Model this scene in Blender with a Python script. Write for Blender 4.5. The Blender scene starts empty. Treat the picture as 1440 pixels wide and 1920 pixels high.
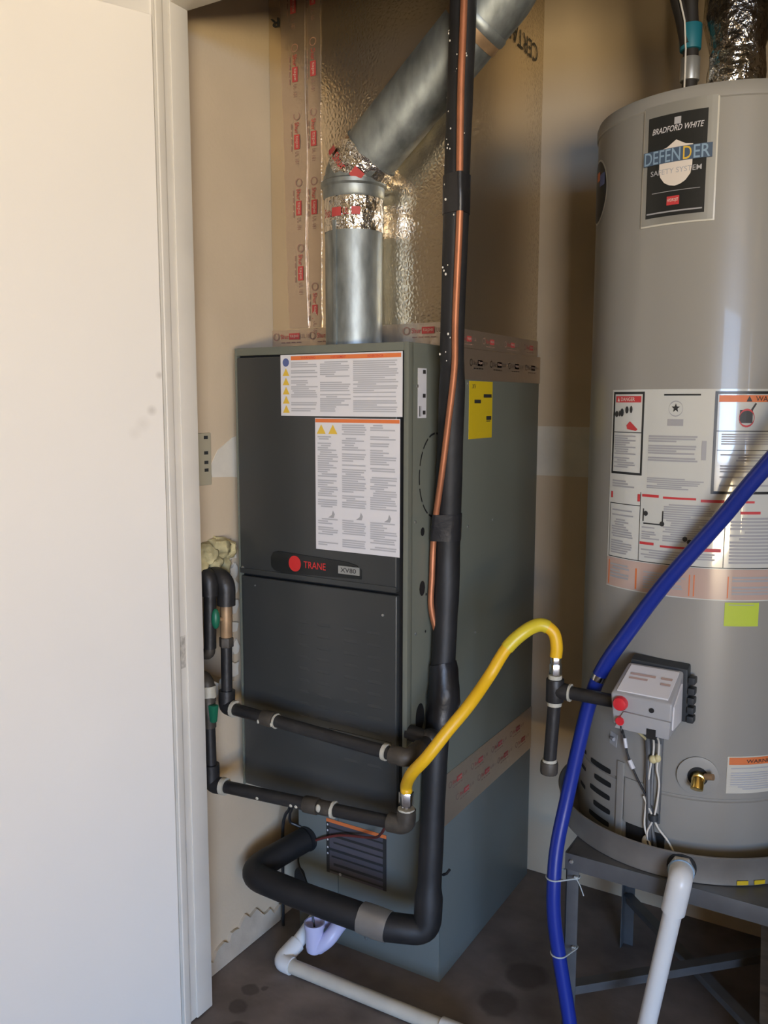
import bpy, bmesh, math, random
from mathutils import Vector, Matrix, noise
random.seed(7)
sc = bpy.context.scene
C = sc.collection
R_ = math.radians

# ------------------------------------------------------------------ camera
cam_d = bpy.data.cameras.new('camera'); cam = bpy.data.objects.new('camera', cam_d); C.objects.link(cam)
yaw, pitch, roll = .5399, .1259, .0018
fw = Vector((-math.sin(yaw)*math.cos(pitch), math.cos(yaw)*math.cos(pitch), -math.sin(pitch)))
rt = fw.cross(Vector((0, 0, 1))).normalized(); upv = rt.cross(fw)
r2 = math.cos(roll)*rt + math.sin(roll)*upv; u2 = -math.sin(roll)*rt + math.cos(roll)*upv
m4 = Matrix((r2, u2, -fw)).transposed().to_4x4(); m4.translation = Vector((1.2878, -1.5004, 1.3416))
cam.matrix_world = m4
cam_d.sensor_fit = 'HORIZONTAL'; cam_d.sensor_width = 36; cam_d.lens = 36*1618/1440
cam_d.clip_start = .02
sc.camera = cam
sc.view_settings.view_transform = 'Standard'; sc.view_settings.look = 'None'
sc.view_settings.gamma = 1; sc.view_settings.use_curve_mapping = False
sc.view_settings.exposure = 1.26
sc.cycles.use_denoising = True
sc.cycles.max_bounces = 8
sc.cycles.diffuse_bounces = 5
sc.cycles.caustics_reflective = False
sc.cycles.caustics_refractive = False
sc.cycles.sample_clamp_indirect = 4

# ------------------------------------------------------------------ world and lights
wd = bpy.data.worlds.new('world'); sc.world = wd; wd.use_nodes = True
bg = wd.node_tree.nodes['Background']; bg.inputs[0].default_value = (.85, .88, 1.0, 1); bg.inputs[1].default_value = .12
def area(name, loc, target, sx, sy, power, col):
    d = bpy.data.lights.new(name, 'AREA'); d.shape = 'RECTANGLE'; d.size = sx; d.size_y = sy; d.energy = power; d.color = col
    o = bpy.data.objects.new(name, d); C.objects.link(o); o.location = loc
    o.rotation_euler = (Vector(target)-Vector(loc)).to_track_quat('-Z', 'Y').to_euler()
    return o
# the garage door stands open: sunlit driveway bounce from below, open sky from above, both seen through that opening
area('driveway_bounce', (6.0, -8.3, .01), (6.0, -8.3, 3), 7.0, 6.0, 2450, (1.0, .785, .47))
area('open_sky', (9.5, -14.0, 3.6), (3.0, -3.0, 1.2), 13.0, 7.0, 2750, (.35, .585, 1.0))

# ------------------------------------------------------------------ materials
MT = {}
def mat(name, col, rough=.5, metal=0.0, bump=0.0, bscale=60, var=0.0, vscale=6, spec=.5, coat=0.0, stretch=None):
    m = bpy.data.materials.new(name); m.use_nodes = True; nt = m.node_tree
    b = nt.nodes['Principled BSDF']
    b.inputs['Base Color'].default_value = (*col, 1); b.inputs['Roughness'].default_value = rough
    b.inputs['Metallic'].default_value = metal; b.inputs['Specular IOR Level'].default_value = spec
    b.inputs['Coat Weight'].default_value = coat
    if var or bump:
        tc = nt.nodes.new('ShaderNodeTexCoord'); src = tc.outputs['Object']
        if stretch:
            mp = nt.nodes.new('ShaderNodeMapping'); mp.inputs['Scale'].default_value = stretch
            nt.links.new(src, mp.inputs[0]); src = mp.outputs[0]
    if var:
        n = nt.nodes.new('ShaderNodeTexNoise'); n.inputs['Scale'].default_value = vscale; n.inputs['Detail'].default_value = 5
        nt.links.new(src, n.inputs['Vector'])
        cr = nt.nodes.new('ShaderNodeValToRGB')
        cr.color_ramp.elements[0].position = .3; cr.color_ramp.elements[1].position = .7
        cr.color_ramp.elements[0].color = (*[max(0, c*(1-var)) for c in col], 1)
        cr.color_ramp.elements[1].color = (*[min(1, c*(1+var)) for c in col], 1)
        nt.links.new(n.outputs['Fac'], cr.inputs[0]); nt.links.new(cr.outputs[0], b.inputs['Base Color'])
    if bump:
        n2 = nt.nodes.new('ShaderNodeTexNoise'); n2.inputs['Scale'].default_value = bscale; n2.inputs['Detail'].default_value = 3
        nt.links.new(src, n2.inputs['Vector'])
        bp = nt.nodes.new('ShaderNodeBump'); bp.inputs['Strength'].default_value = bump; bp.inputs['Distance'].default_value = .004
        nt.links.new(n2.outputs['Fac'], bp.inputs['Height']); nt.links.new(bp.outputs[0], b.inputs['Normal'])
    MT[name] = m
    return m

mat('white_paint', (.80, .78, .73), .55, bump=.06, bscale=90, var=.02, vscale=3)
mat('door_white', (.80, .775, .72), .5, bump=.03, bscale=60, var=.015, vscale=3)
mat('trim_paint', (.72, .69, .62), .45, bump=.05, bscale=60, var=.04, vscale=9)
mat('drywall', (.64, .525, .375), .85, bump=.08, bscale=120, var=.07, vscale=4)
mat('wall_mud', (.54, .465, .365), .9, bump=.7, bscale=28, var=.12, vscale=16)
mat('plaster', (.72, .68, .59), .85, bump=.25, bscale=40, var=.08, vscale=14)
mat('garage_wall', (.55, .50, .42), .8)
mat('ceiling_paint', (.55, .47, .36), .8)
mat('concrete', (.175, .15, .14), .75, bump=.25, bscale=30, var=.35, vscale=7)
mat('cavity', (.06, .05, .04), .9)
mat('furnace_grey', (.155, .165, .132), .42, bump=.02, bscale=200, var=.03, vscale=5)
mat('door_grey', (.046, .049, .048), .31, bump=.02, bscale=150, var=.06, vscale=4)
mat('coil_grey', (.155, .175, .165), .45, bump=.02, bscale=200, var=.05, vscale=5)
mat('dark_gap', (.008, .008, .008), .7)
mat('label_white', (.70, .69, .70), .4)
mat('label_grey', (.45, .45, .465), .5)
mat('coil_label', (.085, .08, .095), .5)
mat('print_grey', (.36, .36, .37), .5)
mat('tape_red', (.46, .06, .055), .55)
mat('tape_dull', (.33, .19, .14), .55)
mat('tape_pale', (.52, .36, .28), .55)
mat('print_dark', (.03, .03, .03), .5)
mat('print_red', (.55, .045, .05), .5)
mat('print_orange', (.72, .19, .055), .5)
mat('print_yellow', (.72, .48, .06), .5)
mat('print_blue', (.10, .13, .30), .5)
mat('print_pale', (.75, .68, .6), .5)
mat('badge_black', (.018, .020, .020), .35)
mat('logo_red', (.60, .03, .03), .35)
mat('silver', (.42, .43, .41), .35, .6)
mat('screw', (.55, .55, .52), .3, .8)
mat('yellow_sticker', (.62, .44, .012), .5)
mat('insulation', (.013, .013, .014), .55, bump=.35, bscale=22, var=.3, vscale=12)
mat('black_tape', (.016, .016, .018), .38, bump=.25, bscale=60)
mat('copper', (.46, .185, .095), .48, .6, var=.12, vscale=25)
mat('black_iron', (.022, .021, .021), .45, .1, bump=.25, bscale=70, var=.25, vscale=20)
mat('old_iron', (.065, .055, .043), .55, .2, bump=.3, bscale=70, var=.35, vscale=25)
mat('pipe_dope', (.50, .47, .38), .6, bump=.4, bscale=120)
mat('brass_dull', (.34, .22, .12), .5, .4, var=.3, vscale=30)
mat('brass', (.72, .52, .16), .22, 1.0)
mat('green_plastic', (.012, .14, .075), .4)
mat('foam', (.47, .41, .22), .85, bump=1.0, bscale=30, var=.4, vscale=26)
mat('yellow_coat', (.80, .46, .012), .42)
mat('yellow_sleeve', (.66, .52, .03), .35)
mat('chrome', (.78, .79, .80), .14, 1.0)
mat('galvanised', (.30, .33, .325), .50, .8, bump=.3, bscale=26, var=.3, vscale=38, stretch=(1, 1, .35))
mat('plenum_wood', (.3, .25, .18), .8)
mat('heater_jacket', (.30, .292, .265), .34, bump=.015, bscale=10, coat=.15)
mat('heater_cap', (.31, .302, .275), .4)
mat('heater_label', (.60, .61, .57), .16, coat=.6)
mat('heater_pink', (.52, .38, .32), .2, coat=.5)
mat('frame_cream', (.62, .60, .52), .3)
mat('valve_grey', (.36, .36, .365), .42)
mat('valve_dark', (.03, .035, .04), .5)
mat('red_plastic', (.62, .03, .04), .28)
mat('wire_white', (.72, .68, .60), .5)
mat('wire_yellow', (.68, .58, .30), .5)
mat('wire_black', (.015, .015, .017), .45)
mat('wire_red', (.16, .03, .025), .6)
mat('steel_stand', (.13, .135, .14), .45, .35, var=.18, vscale=14)
mat('pan_metal', (.33, .315, .29), .42, .55, var=.15, vscale=12)
mat('pvc_white', (.76, .77, .76), .33)
mat('pvc_aged', (.55, .52, .44), .5, var=.08, vscale=20)
mat('pvc_violet', (.56, .56, .78), .35)
mat('blue_hose', (.012, .030, .26), .30, bump=.08, bscale=30)
mat('cable_tie', (.42, .46, .46), .4)
mat('lime_paper', (.50, .62, .05), .6)
mat('teal_tape', (.012, .16, .21), .5, var=.1)
mat('dark_pipe', (.022, .018, .014), .6, bump=.3, bscale=30)
mat('old_wood', (.10, .075, .05), .8, var=.3, vscale=10, stretch=(1, 1, 12))
mat('outlet_worn', (.52, .49, .43), .6, var=.3, vscale=90)
mat('banner_blue', (.26, .38, .50), .4)
mat('banner_dark', (.07, .11, .17), .4)
mat('outlet_beige', (.48, .44, .32), .5)

def foil(name, col, rough, scale, strength, emboss=False, dist=.004, metal=1.0):
    m = bpy.data.materials.new(name); m.use_nodes = True; nt = m.node_tree; b = nt.nodes['Principled BSDF']
    b.inputs['Base Color'].default_value = (*col, 1); b.inputs['Metallic'].default_value = metal; b.inputs['Roughness'].default_value = rough
    tc = nt.nodes.new('ShaderNodeTexCoord')
    if emboss:
        t = nt.nodes.new('ShaderNodeTexVoronoi'); t.inputs['Scale'].default_value = scale; t.feature = 'DISTANCE_TO_EDGE'
        out = t.outputs['Distance']
    else:
        t = nt.nodes.new('ShaderNodeTexNoise'); t.inputs['Scale'].default_value = scale; t.inputs['Detail'].default_value = 4; out = t.outputs['Fac']
    nt.links.new(tc.outputs['Object'], t.inputs['Vector'])
    bp = nt.nodes.new('ShaderNodeBump'); bp.inputs['Strength'].default_value = strength; bp.inputs['Distance'].default_value = dist
    nt.links.new(out, bp.inputs['Height']); nt.links.new(bp.outputs[0], b.inputs['Normal'])
    MT[name] = m
foil('board_foil', (.84, .74, .58), .22, 110, .22, True, metal=.95)
foil('tape_foil', (.66, .545, .43), .32, 60, .22, metal=.85)
foil('crinkle_foil', (.84, .81, .76), .14, 38, 1.0, dist=.012)
foil('dim_reflection_foil', (.32, .28, .23), .25, 34, 1.0, dist=.012)  # foil colour darkened to paint in the dim surroundings it mirrors

# floor: stained concrete with round damp spots
def floor_material():
    m = MT['concrete']; nt = m.node_tree; b = nt.nodes['Principled BSDF']
    prev = b.inputs['Base Color'].links[0].from_socket
    tc = [n for n in nt.nodes if n.type == 'TEX_COORD'][0]
    nz = nt.nodes.new('ShaderNodeTexNoise'); nz.inputs['Scale'].default_value = 30
    nt.links.new(tc.outputs['Object'], nz.inputs['Vector'])
    mx = nt.nodes.new('ShaderNodeVectorMath'); mx.operation = 'MULTIPLY_ADD'
    mx.inputs[1].default_value = (.022, .022, 0)
    nt.links.new(nz.outputs['Color'], mx.inputs[0]); nt.links.new(tc.outputs['Object'], mx.inputs[2])
    for (x, y, r) in ((.094, -.073, .022), (.105, -.132, .023), (.155, -.19, .03), (.12, -.05, .009), (.62, .30, .05), (.60, .18, .045), (.33, -.17, .07), (.45, -.22, .08), (.66, .02, .05)):
        d = nt.nodes.new('ShaderNodeVectorMath'); d.operation = 'DISTANCE'; d.inputs[1].default_value = (x, y, 0)
        nt.links.new(mx.outputs[0], d.inputs[0])
        mr = nt.nodes.new('ShaderNodeMapRange'); mr.inputs['From Min'].default_value = r*.8; mr.inputs['From Max'].default_value = r*1.1
        mr.inputs['To Min'].default_value = .55; mr.inputs['To Max'].default_value = 0
        nt.links.new(d.outputs['Value'], mr.inputs['Value'])
        mc = nt.nodes.new('ShaderNodeMix'); mc.data_type = 'RGBA'; mc.inputs['B'].default_value = (.035, .027, .023, 1)
        nt.links.new(mr.outputs[0], mc.inputs['Factor']); nt.links.new(prev, mc.inputs['A']); prev = mc.outputs['Result']
    nt.links.new(prev, b.inputs['Base Color'])
floor_material()
def smudges():
    m = MT['door_white']; nt = m.node_tree; b = nt.nodes['Principled BSDF']; prev = b.inputs['Base Color'].links[0].from_socket
    tc = [n for n in nt.nodes if n.type == 'TEX_COORD'][0]
    for (x, y, z, r, k) in ((.034, -.286, 1.326, .012, .35), (.027, -.303, 1.300, .018, .14), (.020, -.318, 1.283, .016, .10), (.041, -.270, 1.394, .009, .4)):
        d = nt.nodes.new('ShaderNodeVectorMath'); d.operation = 'DISTANCE'; d.inputs[1].default_value = (x, y, z); nt.links.new(tc.outputs['Object'], d.inputs[0])
        mr = nt.nodes.new('ShaderNodeMapRange'); mr.inputs['From Min'].default_value = r*.2; mr.inputs['From Max'].default_value = r; mr.inputs['To Min'].default_value = k; mr.inputs['To Max'].default_value = 0
        nt.links.new(d.outputs['Value'], mr.inputs['Value'])
        mc = nt.nodes.new('ShaderNodeMix'); mc.data_type = 'RGBA'; mc.inputs['B'].default_value = (.30, .26, .21, 1)
        nt.links.new(mr.outputs[0], mc.inputs['Factor']); nt.links.new(prev, mc.inputs['A']); prev = mc.outputs['Result']
    nt.links.new(prev, b.inputs['Base Color'])
smudges()

# ------------------------------------------------------------------ mesh builder
class MB:
    def __init__(s): s.v = []; s.f = []
    def add(s, vs, fs):
        o = len(s.v); s.v += [tuple(p) for p in vs]; s.f += [tuple(i+o for i in f) for f in fs]; return s
    def box(s, x0, x1, y0, y1, z0, z1):
        return s.add([(x0,y0,z0),(x1,y0,z0),(x1,y1,z0),(x0,y1,z0),(x0,y0,z1),(x1,y0,z1),(x1,y1,z1),(x0,y1,z1)],
                     [(3,2,1,0),(4,5,6,7),(0,1,5,4),(1,2,6,5),(2,3,7,6),(3,0,4,7)])
    def obox(s, c, u, v, w, hu, hv, hw):
        c, u, v, w = Vector(c), Vector(u), Vector(v), Vector(w)
        P = [c+u*(a*hu)+v*(b*hv)+w*(d*hw) for d in (-1,1) for a, b in ((-1,-1),(1,-1),(1,1),(-1,1))]
        return s.add(P, [(3,2,1,0),(4,5,6,7),(0,1,5,4),(1,2,6,5),(2,3,7,6),(3,0,4,7)])
    def hexa(s, P):   # 8 corner points: bottom ring, top ring
        return s.add(P, [(3,2,1,0),(4,5,6,7),(0,1,5,4),(1,2,6,5),(2,3,7,6),(3,0,4,7)])
    def tube(s, path, r, n=14, caps=True):
        path = [Vector(p) for p in path]; rs = r if isinstance(r, (list, tuple)) else [r]*len(path)
        tn = []
        for i in range(len(path)):
            a = path[max(0, i-1)]; b = path[min(len(path)-1, i+1)]; tn.append((b-a).normalized())
        ref = Vector((0, 0, 1)) if abs(tn[0].z) < .9 else Vector((1, 0, 0))
        nx = tn[0].cross(ref).normalized(); V = []
        for i, p in enumerate(path):
            if i:
                q = tn[i-1].rotation_difference(tn[i]); nx = q @ nx
            nx = (nx - tn[i]*nx.dot(tn[i])).normalized(); ny = tn[i].cross(nx)
            for k in range(n):
                a = 2*math.pi*k/n; V.append(p + nx*(math.cos(a)*rs[i]) + ny*(math.sin(a)*rs[i]))
        F = []
        for i in range(len(path)-1):
            for k in range(n):
                F.append((i*n+k, i*n+(k+1) % n, (i+1)*n+(k+1) % n, (i+1)*n+k))
        if caps:
            F.append(tuple(range(n-1, -1, -1))); F.append(tuple((len(path)-1)*n+k for k in range(n)))
        return s.add(V, F)
    def cyl(s, a, b, r, n=20): return s.tube([a, b], r, n)
    def lathe(s, prof, c=(0, 0), n=64, th0=0, th1=360, jit=0):
        full = abs(th1-th0) >= 359.9; k = n if full else n+1; V = []
        for (r, z) in prof:
            for i in range(k):
                a = R_(th0+(th1-th0)*i/n); rr = r+(random.uniform(-jit, jit) if jit else 0)
                V.append((c[0]+rr*math.sin(a), c[1]-rr*math.cos(a), z))
        F = []
        for j in range(len(prof)-1):
            for i in range(n):
                i2 = (i+1) % k
                F.append((j*k+i, j*k+i2, (j+1)*k+i2, (j+1)*k+i))
        return s.add(V, F)
    def sphere(s, c, rx, ry, rz, nu=16, nv=10, jit=0):
        V = [(c[0], c[1], c[2]-rz)]
        for j in range(1, nv):
            p = math.pi*j/nv-math.pi/2
            for i in range(nu):
                a = 2*math.pi*i/nu; q = 1+(random.uniform(-jit, jit) if jit else 0)
                V.append((c[0]+rx*q*math.cos(p)*math.cos(a), c[1]+ry*q*math.cos(p)*math.sin(a), c[2]+rz*q*math.sin(p)))
        V.append((c[0], c[1], c[2]+rz)); F = []
        for i in range(nu): F.append((0, 1+(i+1) % nu, 1+i))
        for j in range(nv-2):
            for i in range(nu):
                a = 1+j*nu; F.append((a+i, a+(i+1) % nu, a+nu+(i+1) % nu, a+nu+i))
        t = len(V)-1; a = 1+(nv-2)*nu
        for i in range(nu): F.append((a+i, a+(i+1) % nu, t))
        return s.add(V, F)
    # printed shapes laid on a surface through a mapping m(a, b, d)
    def rect(s, m, a0, a1, b0, b1, d=.0012, nu=1):
        V = []; F = []
        for i in range(nu+1):
            a = a0+(a1-a0)*i/nu; V += [m(a, b0, d), m(a, b1, d)]
        for i in range(nu): F.append((2*i, 2*i+2, 2*i+3, 2*i+1))
        return s.add(V, F)
    def slab(s, m, a0, a1, b0, b1, t=.001, nu=1, base=0.0):
        V = []; F = []
        for i in range(nu+1):
            a = a0+(a1-a0)*i/nu
            V += [m(a, b0, base), m(a, b0, base+t), m(a, b1, base+t), m(a, b1, base)]
        for i in range(nu):
            for k in range(4):
                F.append((4*i+k, 4*(i+1)+k, 4*(i+1)+(k+1) % 4, 4*i+(k+1) % 4))
        F.append((0, 1, 2, 3)); e = 4*nu; F.append((e+3, e+2, e+1, e))
        return s.add(V, F)
    def poly(s, m, pts, d=.0012):
        return s.add([m(a, b, d) for a, b in pts], [tuple(range(len(pts)))])
    def prism(s, m, pts, d0, d1):
        n = len(pts); V = [m(a, b, d0) for a, b in pts]+[m(a, b, d1) for a, b in pts]
        F = [tuple(range(n-1, -1, -1)), tuple(range(n, 2*n))]+[(i, (i+1) % n, n+(i+1) % n, n+i) for i in range(n)]
        return s.add(V, F)
    def ring(s, m, ca, cb, ra, rb, w, d=.0012, n=36, a0=0, a1=360):
        V = []; F = []; k = n if a1-a0 >= 359 else n+1
        for i in range(k):
            a = R_(a0+(a1-a0)*i/n)
            V += [m(ca+ra*math.cos(a), cb+rb*math.sin(a), d), m(ca+(ra-w)*math.cos(a), cb+(rb-w)*math.sin(a), d)]
        for i in range(n):
            j = (i+1) % k; F.append((2*i, 2*j, 2*j+1, 2*i+1))
        return s.add(V, F)
    def oval(s, m, ca, cb, ra, rb, d=.0012, n=24, p=2):
        V = []; F = []
        for i in range(n+1):
            x = -math.cos(math.pi*i/n); y = max(0, 1-abs(x)**p)**(1/p); V += [m(ca+ra*x, cb-rb*y, d), m(ca+ra*x, cb+rb*y, d)]
        for i in range(n): F.append((2*i, 2*i+2, 2*i+3, 2*i+1))
        return s.add(V, F)
    def disc(s, m, ca, cb, ra, rb, d=.0012, n=28):
        return s.poly(m, [(ca+ra*math.cos(2*math.pi*i/n), cb+rb*math.sin(2*math.pi*i/n)) for i in range(n)], d)
    def text(s, m, body, a0, a1, b0, b1, d=.0014, rot=0, shear=0, lift=0):
        vs, fs = glyphs(body, shear)
        def tr(x, y):
            if rot == 180: x, y = 1-x, 1-y
            if rot == -90: x, y = y, 1-x     # reads downwards
            if rot == 90: x, y = 1-y, x      # reads upwards
            a = a0+(a1-a0)*x; return a, b0+(b1-b0)*y+lift*x
        return s.add([m(*tr(x, y), d) for x, y in vs], fs)
    def build(s, name, material, parent=None, bevel=0, seg=2, smooth=True, ang=38, jit=0, jscale=20):
        me = bpy.data.meshes.new(name); me.from_pydata(s.v, [], s.f)
        if bevel or True:
            bm = bmesh.new(); bm.from_mesh(me)
            if bevel:
                ed = [e for e in bm.edges if len(e.link_faces) == 2 and e.calc_face_angle(0) > R_(30)]
                bmesh.ops.bevel(bm, geom=ed, offset=bevel, segments=seg, affect='EDGES', profile=.6)
            if jit:
                for v in bm.verts:
                    nv = noise.noise_vector(v.co*jscale); v.co += Vector(nv)*jit
            bm.to_mesh(me); bm.free()
        if smooth:
            me.shade_smooth(); me.set_sharp_from_angle(angle=R_(ang))
        me.materials.append(MT[material])
        o = bpy.data.objects.new(name, me); C.objects.link(o)
        if parent is not None:
            o.parent = parent
            if parent.type == 'EMPTY': o.matrix_parent_inverse = Matrix.Translation(parent.location).inverted()
        return o

GC = {}
def glyphs(body, shear=0):
    key = (body, shear)
    if key in GC: return GC[key]
    cu = bpy.data.curves.new('glyph_curve', 'FONT'); cu.body = body; cu.shear = shear; cu.resolution_u = 3; cu.offset = .006
    ob = bpy.data.objects.new('glyph_curve', cu); me = bpy.data.meshes.new_from_object(ob)
    xs = [v.co.x for v in me.vertices]; ys = [v.co.y for v in me.vertices]
    x0, x1, y0, y1 = min(xs), max(xs), min(ys), max(ys)
    vs = [((v.co.x-x0)/(x1-x0), (v.co.y-y0)/(y1-y0)) for v in me.vertices]; fs = [tuple(p.vertices) for p in me.polygons]
    bpy.data.objects.remove(ob); bpy.data.curves.remove(cu); bpy.data.meshes.remove(me)
    GC[key] = (vs, fs); return GC[key]

def thing(name, label, cat, loc, group=None):
    o = bpy.data.objects.new(name, None); C.objects.link(o); o.location = loc; o.empty_display_size = .1
    o['label'] = label; o['category'] = cat
    if group: o['group'] = group
    return o
def tag(o, label, cat, group=None):
    o['label'] = label; o['category'] = cat
    if group: o['group'] = group
    return o
def struct(o): o['kind'] = 'structure'; return o
def stuff(o): o['kind'] = 'stuff'; return o

def fillet(pts, rad, n=8):
    pts = [Vector(p) for p in pts]; out = [pts[0]]
    for i in range(1, len(pts)-1):
        p = pts[i]; a = (pts[i-1]-p); b = (pts[i+1]-p); r = min(rad, a.length*.48, b.length*.48)
        A = p+a.normalized()*r; B = p+b.normalized()*r
        for k in range(n+1):
            t = k/n; out.append(A*(1-t)**2+p*(2*t*(1-t))+B*t*t)
    out.append(pts[-1]); return out
def spline(pts, n=6):
    P = [Vector(p) for p in pts]; P = [P[0]*2-P[1]]+P+[P[-1]*2-P[-2]]; out = []
    for i in range(1, len(P)-2):
        for k in range(n):
            t = k/n; a, b, c, d = P[i-1], P[i], P[i+1], P[i+2]
            out.append(.5*((2*b)+(c-a)*t+(2*a-5*b+4*c-d)*t*t+(3*b-a-3*c+d)*t**3))
    out.append(P[-2]); return out
def plane(o, u, v):
    o, u, v = Vector(o), Vector(u), Vector(v); n = u.cross(v).normalized()
    return lambda a, b, d: o+u*a+v*b+n*d
def textlines(m, mb, a0, a1, bt, bb, pitch, rng, fill=.5, nu=1, gaps=.14, d=.0016):
    b = bt; full = a1-a0
    while b-pitch > bb:
        if rng.random() > gaps:
            x0 = a0+full*(.0 if rng.random() < .8 else rng.uniform(.05, .2)); x1 = a1-full*(rng.uniform(0, .1) if rng.random() < .65 else rng.uniform(.2, .55))
            mb.rect(m, x0, x1, b-pitch*fill, b, d, nu)
        b -= pitch

# ------------------------------------------------------------------ sizes
W, D, H, h0 = .4445, .711, 1.016, .445        # furnace and coil box
ZT = h0+H
XL = -.03                                     # left closet wall
YB = .735                                     # back closet wall
YF0, YF1 = -.262, -.173                       # wall with the opening
XJ, ZJ = .048, 2.096
CEIL = 2.46

# ------------------------------------------------------------------ room shell
struct(MB().box(-4, 7.2, -5.35, 1.2, -.08, 0).build('floor', 'concrete', smooth=False))
struct(MB().box(-.3, 1.75, YF1, .95, CEIL, CEIL+.08).build('ceiling', 'ceiling_paint', smooth=False))
struct(MB().box(-4, 7.2, -5.32, YF0, 2.62, 2.7).build('ceiling_garage', 'garage_wall', smooth=False))
wb = struct(MB().box(-.3, 1.75, YB, YB+.1, 0, CEIL).build('wall_back', 'drywall', smooth=False))
# left closet wall with a ragged hole where the gas pipes come through
hy0, hy1, hz0, hz1 = -.15, .012, .69, 1.03
wl = MB().box(XL-.11, XL, YF1, hy0, 0, CEIL).box(XL-.11, XL, hy1, YB, 0, CEIL).box(XL-.11, XL, hy0, hy1, 0, hz0).box(XL-.11, XL, hy0, hy1, hz1, CEIL)
wl = struct(wl.build('wall_left', 'drywall', smooth=False))
MB().box(XL-.13, XL-.10, hy0-.03, hy1+.03, hz0-.03, hz1+.03).build('wall_cavity', 'cavity', wl, smooth=False)
struct(MB().box(1.62, 1.72, YF1, YB, 0, CEIL).build('wall_right', 'drywall', smooth=False))
wf = MB().box(-4, XJ-.012, YF0, YF1-.002, 0, 2.62).box(XJ-.012, 1.53, YF0, YF1-.002, ZJ+.012, 2.62).box(1.53, 7, YF0, YF1-.002, 0, 2.62)
struct(wf.build('wall_front', 'white_paint', bevel=.004, seg=2))
struct(MB().box(-4, 3.2, -5.32, -5.2, 0, 2.62).box(3.2, 7, -5.32, -5.2, 2.1, 2.62).build('wall_garage_front', 'garage_wall', smooth=False))
struct(MB().box(-4.1, -4, -5.32, YF0, 0, 2.62).build('wall_outer_left', 'garage_wall', smooth=False))
struct(MB().box(7, 7.1, -5.32, YF0, 0, 2.62).build('wall_outer_right', 'garage_wall', smooth=False))
# door jamb boards of the opening
tj = struct(MB().box(XJ-.012, XJ-.004, YF0+.004, YF1, .004, ZJ+.004).build('trim_1', 'trim_paint', bevel=.0015))
MB().box(XJ-.004, XJ+.001, YF0+.002, YF0+.021, .004, ZJ).build('edge_bead', 'trim_paint', tj, bevel=.003, seg=3)
MB().box(XJ-.004, XJ, YF1-.048, YF1, .004, ZJ).build('stop_board', 'trim_paint', tj, bevel=.002)
MB().box(XJ-.0045, XJ-.0032, -.243, -.2235, .797, .865).build('worn_mortise', 'outlet_worn', tj, smooth=False)
th = struct(MB().box(XJ-.004, 1.53, YF0+.004, YF1, ZJ, ZJ+.012).build('trim_2', 'trim_paint', bevel=.0015))
MB().box(XJ, 1.53, YF1-.048, YF1, ZJ-.004, ZJ).build('stop_board', 'trim_paint', th, bevel=.0015)
# open slab door hinged on the left jamb
da = R_(24); dU = Vector((-math.sin(da), -math.cos(da), 0)); dN = Vector((math.cos(da), -math.sin(da), 0)); dO = Vector((XJ-.004, YF0-.002, 0))
mDo = lambda a, b, d: dO+dU*a+Vector((0, 0, b))+dN*d
MB().hexa([mDo(.0165, .012, -.035), mDo(0, .012, 0), mDo(.71, .012, 0), mDo(.71, .012, -.035), mDo(.0165, 2.055, -.035), mDo(0, 2.055, 0), mDo(.71, 2.055, 0), mDo(.71, 2.055, -.035)]).build('door_1', 'door_white', bevel=.003, seg=3)
struct(bpy.data.objects['door_1'])
# unseen right leaf, added swung open to block light from the heater's right side
ea = R_(30); eU = Vector((math.sin(ea), -math.cos(ea), 0)); eN = Vector((math.cos(ea), math.sin(ea), 0)); eO = Vector((1.488, YF0-.004, 0))
mDe = lambda a, b, d: eO+eU*a+Vector((0, 0, b))+eN*d
struct(MB().hexa([mDe(0, .012, -.035), mDe(.71, .012, -.035), mDe(.71, .012, 0), mDe(0, .012, 0), mDe(0, 2.055, -.035), mDe(.71, 2.055, -.035), mDe(.71, 2.055, 0), mDe(0, 2.055, 0)]).build('door_unseen', 'door_white', bevel=.003, seg=3))
# joint compound bands on the drywall
def patch(name, m, pts, t, parent, matn='plaster'):
    return MB().prism(m, pts, -.001, t).build(name, matn, parent, smooth=False)
mL = plane((XL, 0, 0), (0, 1, 0), (0, 0, 1)); mB = plane((0, YB, 0), (1, 0, 0), (0, 0, 1))
patch('joint_band', mL, [(-.055, 1.20), (-.03, 1.235), (.02, 1.262), (.16, 1.29), (.17, 1.15), (.02, 1.172), (-.05, 1.176)], .0015, wl)
patch('joint_band', mB, [(.40, 1.28), (.70, 1.278), (1.2, 1.283), (1.2, 1.15), (.72, 1.147), (.40, 1.146)], .0012, wb)
pb = []
for i in range(26):
    y = -.172+i*.0135; pb.append((y, .045+.05*noise.noise(Vector((y*9, 1.3, 0)))+.03*noise.noise(Vector((y*60, 2.1, 0)))+.02*max(0, i-12)/14))
patch('base_plaster', mL, [(.165, .002), (-.172, .002)]+pb, .008, wl, 'wall_mud')
# crumbled plaster edge of the hole
rg = random.Random(3)
for (y, z, s) in ((.008, 1.0, .016), (.014, .955, .012), (.010, .92, .014), (.014, .87, .011), (.010, .82, .014), (.014, .77, .012), (.006, .72, .016), (-.03, .692, .014), (-.065, .69, .016)):
    pts = [(y+s*(1+.4*rg.uniform(-1, 1))*math.cos(a), z+s*1.3*(1+.4*rg.uniform(-1, 1))*math.sin(a)) for a in [2*math.pi*k/9 for k in range(9)]]
    patch('plaster_chip', mL, pts, .006, wl)
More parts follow.
